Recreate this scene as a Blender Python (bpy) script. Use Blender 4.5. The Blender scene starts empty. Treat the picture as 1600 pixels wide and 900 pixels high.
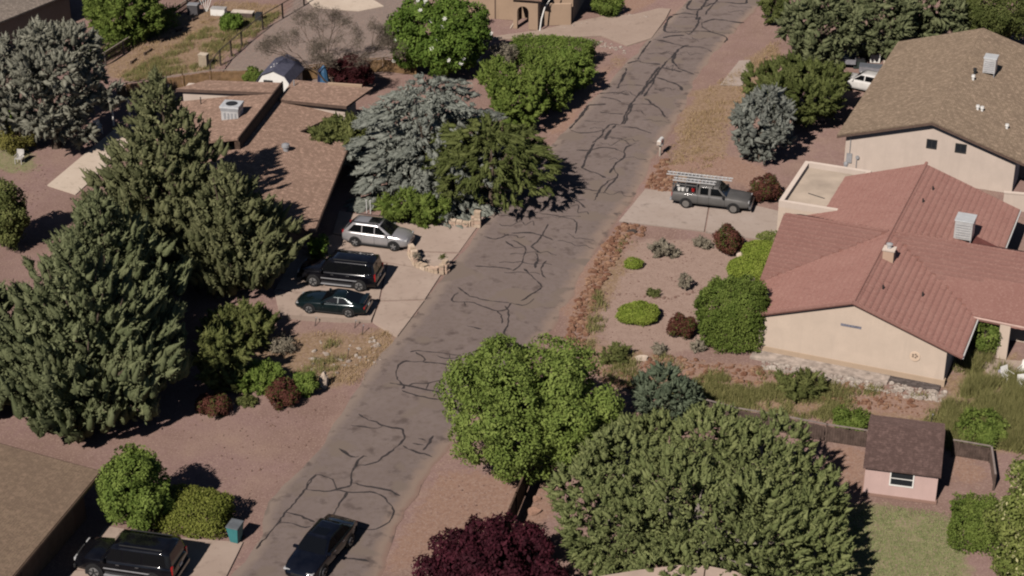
import bpy, bmesh, math, random
import numpy as np
from mathutils import Vector, Matrix

# ------------------------------------------------------------------ camera, sky, sun, exposure
scene = bpy.context.scene
cam = bpy.data.cameras.new('camera'); cam_ob = bpy.data.objects.new('camera', cam)
scene.collection.objects.link(cam_ob); scene.camera = cam_ob
cam.sensor_width = 36.0; cam.lens = 36.0*2900/1600
cam.clip_start = 1.0; cam.clip_end = 6000.0
cam_ob.location = (0, -104, 54); cam_ob.rotation_euler = (math.radians(90-27.5), 0, 0)

SUN_EL, SUN_AZ = 39.0, 27.0          # the light travels away from the camera, 27 degrees to its right
world = bpy.data.worlds.new('World'); scene.world = world; world.use_nodes = True
wn = world.node_tree.nodes; wl = world.node_tree.links
sky = wn.new('ShaderNodeTexSky'); sky.sky_type = 'NISHITA'; sky.sun_disc = False
sky.altitude = 1400; sky.air_density = .6; sky.dust_density = .3
sky.sun_elevation = math.radians(SUN_EL); sky.sun_rotation = math.radians(180+SUN_AZ)
wn['Background'].inputs['Strength'].default_value = 0.05
wl.new(sky.outputs[0], wn['Background'].inputs['Color'])
sun = bpy.data.lights.new('sun', 'SUN'); sun.energy = 5.0; sun.angle = math.radians(0.6); sun.color = (1.0, 0.92, 0.845)
sun_ob = bpy.data.objects.new('sun', sun); scene.collection.objects.link(sun_ob)
_e, _a = math.radians(SUN_EL), math.radians(SUN_AZ)
_d = Vector((math.sin(_a)*math.cos(_e), math.cos(_a)*math.cos(_e), -math.sin(_e)))
sun_ob.rotation_euler = _d.to_track_quat('-Z', 'Y').to_euler(); sun_ob.location = (-40, -80, 80)
scene.view_settings.view_transform = 'Standard'; scene.view_settings.look = 'None'
scene.view_settings.exposure = -0.04; scene.view_settings.gamma = 1.0
scene.view_settings.use_curve_mapping = False
scene.render.engine = 'CYCLES'
scene.cycles.max_bounces = 5; scene.cycles.diffuse_bounces = 1; scene.cycles.glossy_bounces = 2
scene.cycles.transmission_bounces = 2; scene.cycles.transparent_max_bounces = 4
scene.cycles.filter_width = 2.1

# ------------------------------------------------------------------ helpers
rng = np.random.default_rng(7); random.seed(7)
ORG = {}
def link(o): scene.collection.objects.link(o)
def tag(o, label=None, cat=None, group=None, kind=None):
    if label: o['label'] = label
    if cat: o['category'] = cat
    if group: o['group'] = group
    if kind: o['kind'] = kind
    return o
def empty(name, loc, label=None, cat=None, group=None, rz=0.0):
    o = bpy.data.objects.new(name, None); link(o); o.location = loc; o.rotation_euler = (0, 0, rz)
    o.empty_display_size = .3
    ORG[o.name] = np.array(loc, float) if rz == 0 else np.zeros(3)
    return tag(o, label, cat, group)
def raw_mesh(name, V, F=None, quads=None, tris=None):
    """V (n,3); F list of tuples or quads/tris index arrays"""
    me = bpy.data.meshes.new(name)
    if F is not None:
        me.from_pydata([tuple(v) for v in V], [], F)
    else:
        idx = quads if quads is not None else tris
        k = idx.shape[1]; n = len(idx)
        me.vertices.add(len(V)); me.vertices.foreach_set('co', np.ascontiguousarray(V, dtype=np.float32).ravel())
        me.loops.add(n*k); me.loops.foreach_set('vertex_index', np.ascontiguousarray(idx, dtype=np.int32).ravel())
        me.polygons.add(n); me.polygons.foreach_set('loop_start', np.arange(0, n*k, k, dtype=np.int32))
        me.update(calc_edges=True)
    return me
def put(name, me, mat, parent=None, org=None, smooth=False):
    o = bpy.data.objects.new(name, me); link(o)
    if mat is not None: me.materials.append(mat)
    if parent is not None: o.parent = parent; ORG[o.name] = ORG[parent.name]
    else:
        o.location = tuple(org) if org is not None else (0, 0, 0)
        ORG[o.name] = np.array(org if org is not None else (0, 0, 0), float)
    if smooth:
        me.polygons.foreach_set('use_smooth', np.ones(len(me.polygons), dtype=bool))
    return o
class MB:
    """collects shapes; T maps local (u,v,z) to world"""
    def __init__(s, T=None): s.V = []; s.F = []; s.T = T; s.UV = []
    def add(s, V, F, uv=None):
        n = len(s.V); s.V += [tuple(v) for v in V]; s.F += [tuple(i+n for i in f) for f in F]
        s.UV += list(uv) if uv is not None else [(v[0], v[1]) for v in V]
        return s
    def box(s, x0, x1, y0, y1, z0, z1):
        V = [(x, y, z) for z in (z0, z1) for y in (y0, y1) for x in (x0, x1)]
        return s.add(V, [(0,2,3,1),(4,5,7,6),(0,1,5,4),(2,6,7,3),(0,4,6,2),(1,3,7,5)])
    def rbox(s, c, sx, sy, sz, rz=0, tilt=0):
        M = Matrix.Rotation(rz, 3, 'Z') @ Matrix.Rotation(tilt, 3, 'Y')
        V = []
        for z in (-.5, .5):
            for y in (-.5, .5):
                for x in (-.5, .5):
                    V.append(tuple(Vector(c) + M @ Vector((x*sx, y*sy, z*sz))))
        return s.add(V, [(0,2,3,1),(4,5,7,6),(0,1,5,4),(2,6,7,3),(0,4,6,2),(1,3,7,5)])
    def prism(s, poly, z0, z1):
        n = len(poly); a = sum(poly[i][0]*poly[(i+1)%n][1]-poly[(i+1)%n][0]*poly[i][1] for i in range(n))
        if a < 0: poly = poly[::-1]
        V = [(p[0], p[1], z0) for p in poly]+[(p[0], p[1], z1) for p in poly]
        return s.add(V, [tuple(range(n-1, -1, -1)), tuple(range(n, 2*n))]+[(i, (i+1)%n, n+(i+1)%n, n+i) for i in range(n)])
    def slab(s, pts, t):
        """planar 3d polygon (seen from above ccw), thickness t downwards"""
        n = len(pts); P_ = [Vector(p) for p in pts]
        N = Vector((0, 0, 0))
        for i in range(n): N += P_[i].cross(P_[(i+1)%n])
        if N.z < 0: P_ = P_[::-1]; N = -N
        N.normalize(); h = Vector((0, 0, 1)).cross(N)
        h = h.normalized() if h.length > 1e-4 else Vector((1, 0, 0)); d = N.cross(h)
        V = [tuple(p) for p in P_]+[tuple(p-Vector((0, 0, t))) for p in P_]
        uv = [(p.dot(h), p.dot(d)) for p in P_]*2
        return s.add(V, [tuple(range(n)), tuple(range(2*n-1, n-1, -1))]+[(i, n+i, n+(i+1)%n, (i+1)%n) for i in range(n)], uv)
    def tube(s, path, rad, seg=8):
        path = [Vector(p) for p in path]; V = []; n = len(path)
        if not hasattr(rad, '__len__'): rad = [rad]*n
        for i, p in enumerate(path):
            d = (path[min(i+1, n-1)]-path[max(i-1, 0)]).normalized()
            a = d.orthogonal().normalized(); b = d.cross(a)
            for k in range(seg):
                t = 2*math.pi*k/seg; V.append(tuple(p+(a*math.cos(t)+b*math.sin(t))*rad[i]))
        F = []
        for i in range(n-1):
            for k in range(seg):
                k2 = (k+1) % seg; F.append((i*seg+k, i*seg+k2, (i+1)*seg+k2, (i+1)*seg+k))
        F += [tuple(range(seg-1, -1, -1)), tuple(range((n-1)*seg, n*seg))]
        return s.add(V, F)
    def lathe(s, c, prof, seg=14, axis='Z'):
        V = []; m = len(prof)
        for r, h in prof:
            for k in range(seg):
                t = 2*math.pi*k/seg; a, b = r*math.cos(t), r*math.sin(t)
                V.append((c[0]+a, c[1]+b, c[2]+h) if axis == 'Z' else (c[0]+a, c[1]+h, c[2]+b))
        F = []
        for i in range(m-1):
            for k in range(seg):
                k2 = (k+1) % seg; F.append((i*seg+k, i*seg+k2, (i+1)*seg+k2, (i+1)*seg+k))
        F += [tuple(range(seg-1, -1, -1)), tuple(range((m-1)*seg, m*seg))]
        return s.add(V, F)
    def poly(s, pts): return s.add(pts, [tuple(range(len(pts)))])
    def build(s, name, mat, parent=None, smooth=False, bevel=0):
        V = np.array(s.V, float)
        if s.T is not None: V = s.T(V)
        if parent is not None: org = ORG[parent.name]
        else: org = np.array([(V[:, 0].min()+V[:, 0].max())/2, (V[:, 1].min()+V[:, 1].max())/2, V[:, 2].min()])
        me = raw_mesh(name, V-org, F=s.F)
        uvl = me.uv_layers.new(name='UVMap')
        li = np.empty(len(me.loops), dtype=np.int32); me.loops.foreach_get('vertex_index', li)
        uvl.data.foreach_set('uv', np.array(s.UV, dtype=np.float32)[li].ravel())
        if bevel:
            bm = bmesh.new(); bm.from_mesh(me)
            bmesh.ops.bevel(bm, geom=[e for e in bm.edges if e.calc_face_angle(0) > .5], offset=bevel, segments=2, affect='EDGES', profile=.6)
            bm.to_mesh(me); bm.free()
        bm = bmesh.new(); bm.from_mesh(me); bmesh.ops.recalc_face_normals(bm, faces=bm.faces); bm.to_mesh(me); bm.free()
        return put(name, me, mat, parent, org if parent is None else None, smooth)
def frame(O, yaw):
    a = math.radians(yaw); cu, su = math.cos(a), math.sin(a)
    def T(V):
        V = np.asarray(V, float); W = np.empty_like(V)
        W[..., 0] = O[0]+V[..., 0]*cu-V[..., 1]*su; W[..., 1] = O[1]+V[..., 0]*su+V[..., 1]*cu; W[..., 2] = V[..., 2]
        return W
    return T
def inpoly(X, Y, poly):
    ins = np.zeros(X.shape, bool); n = len(poly)
    for i in range(n):
        x0, y0 = poly[i][:2]; x1, y1 = poly[(i+1) % n][:2]
        if y0 == y1: continue
        c = ((y0 > Y) != (y1 > Y)) & (X < (x1-x0)*(Y-y0)/(y1-y0)+x0)
        ins ^= c
    return ins
_ns = np.random.default_rng(3)
_NK = [(_ns.normal(size=(14, 2))*(2.0**o), _ns.uniform(0, 6.28, 14), .55**o) for o in range(5)]
def fbm(X, Y, scale=1.0):
    r = np.zeros(np.shape(X)); t = 0
    for K, ph, a in _NK:
        for (kx, ky), p in zip(K, ph): r += a*np.sin(kx*X*scale+ky*Y*scale+p)
        t += a*math.sqrt(7)
    return r/t
def hz(x, y):
    """height of the ground: flat, with the planted bed left of the parked cars dropping away"""
    x = np.asarray(x, float); y = np.asarray(y, float)
    d = ((x-BED[0])/4.2)**2+((y-BED[1])/3.2)**2
    return -.55*np.exp(-d**1.5) + .03*fbm(x, y, .5)-.03
BED = (-12.05,-7.06,0.00)

# ------------------------------------------------------------------ materials
MAT = {}
def nodes(name, rough=.85, spec=.3):
    m = bpy.data.materials.new(name); m.use_nodes = True; nt = m.node_tree
    b = nt.nodes['Principled BSDF']; b.inputs['Roughness'].default_value = rough
    b.inputs['Specular IOR Level'].default_value = spec
    if rough > .78 and 'Diffuse Roughness' in b.inputs: b.inputs['Diffuse Roughness'].default_value = 1.0     # rough mineral surfaces scatter back evenly
    MAT[name] = m
    return m, nt, b
def N(nt, t, **kw):
    n = nt.nodes.new(t)
    for k, v in kw.items():
        if k in n.inputs: n.inputs[k].default_value = v
        else: setattr(n, k, v)
    return n
ALBEDO = [1.0]      # scale of a surface family's colours, set while its material is made
def mixc(nt, fac, a, b):
    m = nt.nodes.new('ShaderNodeMix'); m.data_type = 'RGBA'
    for i, s_ in ((0, fac), (6, a), (7, b)):
        if isinstance(s_, (int, float)): m.inputs[i].default_value = s_
        elif isinstance(s_, tuple): m.inputs[i].default_value = (*[x*ALBEDO[0] for x in s_[:3]], 1)
        else: nt.links.new(s_, m.inputs[i])
    return m.outputs[2]
def ramp(nt, src, p0, p1):
    n = nt.nodes.new('ShaderNodeMapRange'); n.inputs[1].default_value = p0; n.inputs[2].default_value = p1
    nt.links.new(src, n.inputs[0]); return n.outputs[0]
def noise(nt, scale, detail=4, coord=None, rough=.6):
    n = N(nt, 'ShaderNodeTexNoise', Scale=scale, Detail=detail, Roughness=rough)
    if coord is None:
        g = nt.nodes.new('ShaderNodeNewGeometry'); coord = g.outputs['Position']
    nt.links.new(coord, n.inputs['Vector']); return n.outputs[0]
def bump(nt, b, h, dist=.02, strength=.6):
    n = N(nt, 'ShaderNodeBump', Strength=strength, Distance=dist)
    nt.links.new(h, n.inputs['Height']); nt.links.new(n.outputs[0], b.inputs['Normal'])
def plain(name, col, rough=.8, spec=.3, var=.18, scale=3.0, metal=0.0, bmp=0):
    m, nt, b = nodes(name, rough, spec)
    f = noise(nt, scale, 5); dark = tuple(c*(1-var) for c in col); lite = tuple(min(1, c*(1+var)) for c in col)
    nt.links.new(mixc(nt, ramp(nt, f, .3, .7), dark, lite), b.inputs['Base Color'])
    b.inputs['Metallic'].default_value = metal
    if bmp: bump(nt, b, noise(nt, 25, 4), bmp, .5)
    return m
def attr(nt, name):
    n = nt.nodes.new('ShaderNodeAttribute'); n.attribute_name = name; return n.outputs['Fac']
def leafmat(name, dark, lite, third=None, tf=.0, rough=.75):
    dark, lite = tuple(x*k for x, k in zip(dark, (1.2, 1.15, 1.15))), tuple(x*k for x, k in zip(lite, (1.2, 1.15, 1.15)))
    m, nt, b = nodes(name, rough, .15)
    c = mixc(nt, attr(nt, 'v'), dark, lite)
    if third is not None:
        c = mixc(nt, ramp(nt, attr(nt, 'w'), 1-tf, 1-tf+.02), c, third)
    nt.links.new(c, b.inputs['Base Color'])
    tr = N(nt, 'ShaderNodeBsdfTranslucent'); nt.links.new(c, tr.inputs['Color'])
    mx = N(nt, 'ShaderNodeMixShader'); mx.inputs[0].default_value = .12
    nt.links.new(b.outputs[0], mx.inputs[1]); nt.links.new(tr.outputs[0], mx.inputs[2])
    nt.links.new(mx.outputs[0], nt.nodes['Material Output'].inputs['Surface'])
    return m
def shingle(name, c1, c2, c3, k=.69):
    c1, c2, c3 = (tuple(x*k for x in c) for c in (c1, c2, c3))
    m, nt, b = nodes(name, .95, .1)
    uv = nt.nodes.new('ShaderNodeUVMap')
    br = N(nt, 'ShaderNodeTexBrick', Scale=1.0); br.offset = .5; br.squash = 1
    br.inputs['Color1'].default_value = (*c1, 1); br.inputs['Color2'].default_value = (*c2, 1); br.inputs['Mortar'].default_value = (*[x*.62 for x in c1], 1)
    br.inputs['Mortar Size'].default_value = .016; br.inputs['Brick Width'].default_value = .34; br.inputs['Row Height'].default_value = .145
    nt.links.new(uv.outputs[0], br.inputs['Vector'])
    big = noise(nt, .5, 4); fine = noise(nt, 9, 3); mott = noise(nt, 3.6, 5, rough=.75)
    c = mixc(nt, ramp(nt, fine, .45, .75), br.outputs[0], c3)
    c = mixc(nt, ramp(nt, big, .35, .75), c, tuple(x*.78 for x in c1))
    mp = N(nt, 'ShaderNodeMapping'); mp.inputs['Scale'].default_value = (1.6, .22, 1); nt.links.new(uv.outputs[0], mp.inputs[0])
    c = mixc(nt, ramp(nt, noise(nt, 1.5, 4, mp.outputs[0]), .55, .8), c, tuple(x*.7 for x in c2))
    c = mixc(nt, ramp(nt, mott, .50, .66), c, tuple(min(1, x*1.32) for x in c2)); c = mixc(nt, ramp(nt, mott, .48, .34), c, tuple(x*.74 for x in c1))
    nt.links.new(c, b.inputs['Base Color']); bump(nt, b, br.outputs['Fac'], .012, .5)
    return m

# ------------------------------------------------------------------ ground
def axis(lo, hi, step, far):
    a = np.arange(lo, hi+1e-6, step); g = [step*1.5]
    while sum(g) < far: g.append(g[-1]*1.5)
    c = np.cumsum(g); return np.concatenate([lo-c[::-1], a, hi+c])
gx = axis(-52, 54, .5, 3000); gy = axis(-44, 84, .5, 3000)
GX, GY = np.meshgrid(gx, gy)
gv = np.stack([GX, GY, hz(GX, GY)], -1).reshape(-1, 3)
nx, ny = len(gx), len(gy)
ii = (np.arange(ny-1)[:, None]*nx+np.arange(nx-1)[None, :]).ravel()
gme = raw_mesh('ground', gv, quads=np.stack([ii, ii+1, ii+nx+1, ii+nx], 1))
def blur(a, n):
    for _ in range(n):
        a = (a+np.roll(a, 1, 0)+np.roll(a, -1, 0)+np.roll(a, 1, 1)+np.roll(a, -1, 1))/5
    return a
ZONES = {
 'lawn': [[(17.70,-24.33),(19.73,-24.62),(22.88,-25.25),(21.90,-30.54),(21.19,-34.53),(10.30,-35.94),(13.98,-30.54)],
[(-38.21,24.04),(-35.54,22.82),(-34.09,18.49),(-36.17,17.58),(-37.69,18.15)]],
 'straw': [[(-14.59,-4.90),(-7.77,-5.14),(-6.83,-6.74),(-8.80,-12.18),(-10.93,-13.04),(-15.36,-12.54),(-17.67,-9.22),(-16.62,-5.71)],
[(15.48,33.80),(18.82,38.79),(22.56,45.66),(22.47,39.53),(16.56,27.16),(14.88,17.58),(11.73,15.36),(10.90,17.58),(11.55,21.99)],
[(7.59,7.31),(8.49,6.63),(6.45,-0.27),(5.12,-8.07),(3.95,-9.22),(5.24,-0.27)],
[(14.57,-9.98),(15.18,-11.09),(24.26,-13.75),(23.66,-18.35),(19.77,-16.70),(10.75,-15.01),(10.40,-10.72)],
[(-32.99,37.77),(-29.61,50.55),(-25.85,55.72),(-19.92,53.97),(-23.78,38.79),(-30.76,35.48)],
[(24.73,-11.46),(30.45,-7.68),(29.08,-20.27),(23.53,-19.00)],
[(3.98,-8.07),(7.61,-7.68),(11.58,-9.98),(10.39,-15.01),(5.83,-12.90)],
[(10.19,19.29),(11.98,18.49),(17.91,14.28),(11.86,17.02)],
[(9.62,42.54),(5.97,30.42),(5.24,31.08),(8.55,42.54)]],
 'pale': [[(7.88,7.11),(12.79,7.31),(14.65,4.72),(14.82,0.61),(12.34,-1.99),(11.38,-8.07),(7.59,-8.07),(5.14,-7.68),(6.05,-0.27)]],
 'red': [[(3.98,-8.07),(7.54,-8.84),(14.94,-9.98),(19.56,-11.46),(23.89,-13.75),(23.15,-15.69),(18.04,-14.17),(11.00,-12.18),(5.54,-11.46)],
[(5.44,4.72),(7.15,9.59),(8.63,8.89),(6.42,3.32),(4.43,-6.11),(3.28,-6.11)],
[(9.47,15.36),(10.92,19.87),(11.86,17.02),(10.75,14.28)],
[(9.72,19.29),(15.39,15.91),(18.58,14.28),(18.59,19.87),(14.05,21.04),(11.62,19.87)],
[(9.82,51.39),(13.63,57.51),(15.22,59.34),(9.81,56.61)],
[(16.95,-19.00),(19.37,-19.00),(18.27,-24.50),(16.24,-21.51)],
[(23.66,-18.35),(25.37,-21.51),(24.62,-23.33),(22.77,-21.82)],
[(-6.49,14.28),(-1.77,12.16),(-2.38,9.09),(-7.86,10.60)],
[(-5.00,-23.03),(-3.75,-20.58),(2.04,-21.20),(2.27,-26.22),(0.00,-27.88),(-5.05,-28.96),(-6.20,-30.80),(-6.52,-30.54)],
[(2.41,25.28),(6.82,39.53),(8.36,38.79),(3.82,24.04)]],
 'grey': [[(-21.73,43.31),(-19.83,53.10),(-19.32,59.34),(-6.09,67.00),(-7.75,48.89),(-10.41,38.06),(-12.18,33.80),(-17.03,36.62),(-20.68,36.90),(-23.70,36.33)]],
}
wx = .6*fbm(GX, GY, .55); wy = .6*fbm(GX+50, GY-20, .55)
for zn, polys in ZONES.items():
    a = np.zeros(GX.shape)
    for p in polys: a = np.maximum(a, inpoly(GX+wx, GY+wy, p).astype(float))
    a = blur(a, 3)
    at = gme.attributes.new(zn, 'FLOAT', 'POINT'); at.data.foreach_set('value', a.ravel().astype(np.float32))
ALBEDO[0] = .665
m, nt, b = nodes('ground_mat', .95, .1)
n1 = noise(nt, .35, 6); n2 = noise(nt, 2.2, 5); n3 = noise(nt, 14, 4)
col = mixc(nt, ramp(nt, n2, .35, .65), (.280, .180, .162), (.328, .216, .195))
col = mixc(nt, ramp(nt, n1, .42, .7), col, (.35, .24, .192))
def zmix(col, zn, c1, c2, sc=3.0, amt=1.0):
    f = nt.nodes.new('ShaderNodeMath'); f.operation = 'ADD'
    nn = noise(nt, sc, 5)
    sub = nt.nodes.new('ShaderNodeMath'); sub.operation = 'MULTIPLY_ADD'; sub.inputs[1].default_value = 1.3; sub.inputs[2].default_value = -.65
    nt.links.new(nn, sub.inputs[0]); nt.links.new(attr(nt, zn), f.inputs[0]); nt.links.new(sub.outputs[0], f.inputs[1])
    fac = ramp(nt, f.outputs[0], .35, .7)
    cc = mixc(nt, ramp(nt, noise(nt, sc*1.7, 4), .35, .65), c1, c2)
    return mixc(nt, fac, col, cc)
col = mixc(nt, ramp(nt, noise(nt, .11, 4, rough=.7), .45, .62), col, (.255, .165, .138))
col = zmix(col, 'grey', (.25, .20, .175), (.29, .235, .205), 1.5)
col = zmix(col, 'pale', (.345, .245, .20), (.40, .29, .24), 1.2)
col = zmix(col, 'straw', (.22, .145, .085), (.37, .26, .165), 2.2)
col = zmix(col, 'red', (.305, .185, .138), (.36, .235, .178), 2.5)
col = zmix(col, 'lawn', (.20, .215, .095), (.31, .285, .155), 1.3)
col = mixc(nt, ramp(nt, noise(nt, 9, 2), .52, .68), col, (.39, .275, .225))
col = mixc(nt, ramp(nt, noise(nt, 11, 2), .56, .70), col, (.24, .155, .128))
col = mixc(nt, ramp(nt, noise(nt, 5, 5), .64, .78), col, (.17, .11, .085))
nt.links.new(col, b.inputs['Base Color']); bump(nt, b, n3, .05, .7)
ground = put('ground', gme, m); tag(ground, kind='structure')

# ------------------------------------------------------------------ road
def smooth_line(pts, step=.8):
    p = np.array([q[:2] for q in pts], float); n = len(p); out = []
    for i in range(n-1):
        p0, p1, p2, p3 = p[max(i-1, 0)], p[i], p[i+1], p[min(i+2, n-1)]
        k = max(2, int(np.linalg.norm(p2-p1)/step))
        for t in np.arange(k)/k:
            out.append(.5*((2*p1)+(-p0+p2)*t+(2*p0-5*p1+4*p2-p3)*t*t+(-p0+3*p1-3*p2+p3)*t**3))
    out.append(p[-1]); return np.array(out)
def resample(p, n):
    d = np.r_[0, np.cumsum(np.linalg.norm(np.diff(p, axis=0), axis=1))]; t = np.linspace(0, d[-1], n)
    return np.stack([np.interp(t, d, p[:, 0]), np.interp(t, d, p[:, 1])], 1)
RL = [(-30.5,-62,0), (-25.5,-48,0), (-13.88,-30.80,0.00), (-12.69,-24.33,0.00), (-10.28,-17.37,0.00), (-8.46,-10.87,0.00), (-6.92,-6.51,0.00), (-5.38,-1.74,0.00), (-3.94,3.32,0.00), (-1.75,10.60,0.00), (0.68,17.02,0.00), (3.44,24.04,0.00), (6.84,33.53,0.00), (11.69,45.66,0.00), (15.80,55.72,0.00), (24.36,77.48,0.00), (40.35,116.80,0.00)]
RR = [(-22,-62,0), (-16.5,-48,0), (-6.98,-32.07,0.00), (-6.25,-28.96,0.00), (-5.21,-24.21,0.00), (-3.77,-20.08,0.00), (-1.61,-15.01,0.00), (0.56,-10.35,0.00), (2.92,-4.90,0.00), (4.94,2.41,0.00), (7.24,9.59,0.00), (9.30,14.82,0.00), (10.41,19.87,0.00), (12.03,25.28,0.00), (13.67,30.42,0.00), (16.45,40.27,0.00), (19.20,47.26,0.00), (22.24,54.32,0.00), (31.08,75.30,0.00), (48.12,113.72,0.00)]
NR = 260; lp = resample(smooth_line(RL), NR); rp = resample(smooth_line(RR), NR)
NA = 13; rv = []; ra = []
jl = .10*fbm(lp[:, 0]*2, lp[:, 1]*2, 1.0); jr = .16*fbm(rp[:, 0]*2, rp[:, 1]*2, 1.0)
for k in range(NA):
    t = k/(NA-1); q = lp*(1-t)+rp*t
    dirv = (rp-lp)/np.linalg.norm(rp-lp, axis=1)[:, None]
    if k == 0: q = q+dirv*jl[:, None]
    if k == NA-1: q = q+dirv*jr[:, None]
    z = .022+.05*math.sin(math.pi*t)-(.06 if k in (0, NA-1) else 0)
    rv.append(np.c_[q, np.full(NR, z)]); ra.append(np.full(NR, t))
rv = np.array(rv); NRA = np.arange(NR-1)
qd = np.concatenate([np.stack([k*NR+NRA, (k+1)*NR+NRA, (k+1)*NR+NRA+1, k*NR+NRA+1], 1) for k in range(NA-1)])
rme = raw_mesh('road', rv.reshape(-1, 3), quads=qd)
at = rme.attributes.new('across', 'FLOAT', 'POINT'); at.data.foreach_set('value', np.array(ra, dtype=np.float32).ravel())
ALBEDO[0] = .57
m, nt, b = nodes('asphalt', .95, .08)
ac = attr(nt, 'across'); n1 = noise(nt, .4, 5); n2 = noise(nt, 3, 5); n3 = noise(nt, 30, 3)
col = mixc(nt, ramp(nt, n1, .35, .7), (.235, .186, .172), (.272, .218, .202))
col = mixc(nt, ramp(nt, n2, .45, .8), col, (.205, .160, .137))
col = mixc(nt, ramp(nt, n3, .5, .8), col, (.30, .235, .195))
def edge(col, p0, p1, c, amt):
    a = ramp(nt, ac, p0, p1); mm = nt.nodes.new('ShaderNodeMath'); mm.operation = 'MULTIPLY_ADD'
    nn = noise(nt, 1.3, 4); nt.links.new(nn, mm.inputs[0]); mm.inputs[1].default_value = .8; nt.links.new(a, mm.inputs[2])
    return mixc(nt, ramp(nt, mm.outputs[0], .75, 1.25), col, c)
col = edge(col, .16, .03, (.325, .255, .215), 1)
col = edge(col, .80, .97, (.345, .258, .21), 1)
col = edge(col, .93, 1.0, (.32, .215, .175), 1)
# dull oil stains and older patches
col = mixc(nt, ramp(nt, noise(nt, .9, 3), .56, .70), col, (.155, .120, .108))
col = mixc(nt, ramp(nt, noise(nt, .23, 2), .56, .60), col, (.25, .198, .168))
for a0, a1 in ((.30, .24), (.30, .36), (.68, .62), (.68, .74)): pass
nt.links.new(col, b.inputs['Base Color']); bump(nt, b, n3, .012, .4)
ALBEDO[0] = 1.0
road = put('road', rme, m, smooth=True); tag(road, kind='structure')
def road_z(x, y):
    d = np.hypot(lp[:, 0]-x, lp[:, 1]-y)+np.hypot(rp[:, 0]-x, rp[:, 1]-y)
    i = int(np.argmin(d)); w = rp[i]-lp[i]; t = float(np.clip(((x-lp[i, 0])*w[0]+(y-lp[i, 1])*w[1])/(w@w), 0, 1))
    return .022+.05*math.sin(math.pi*t)

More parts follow.
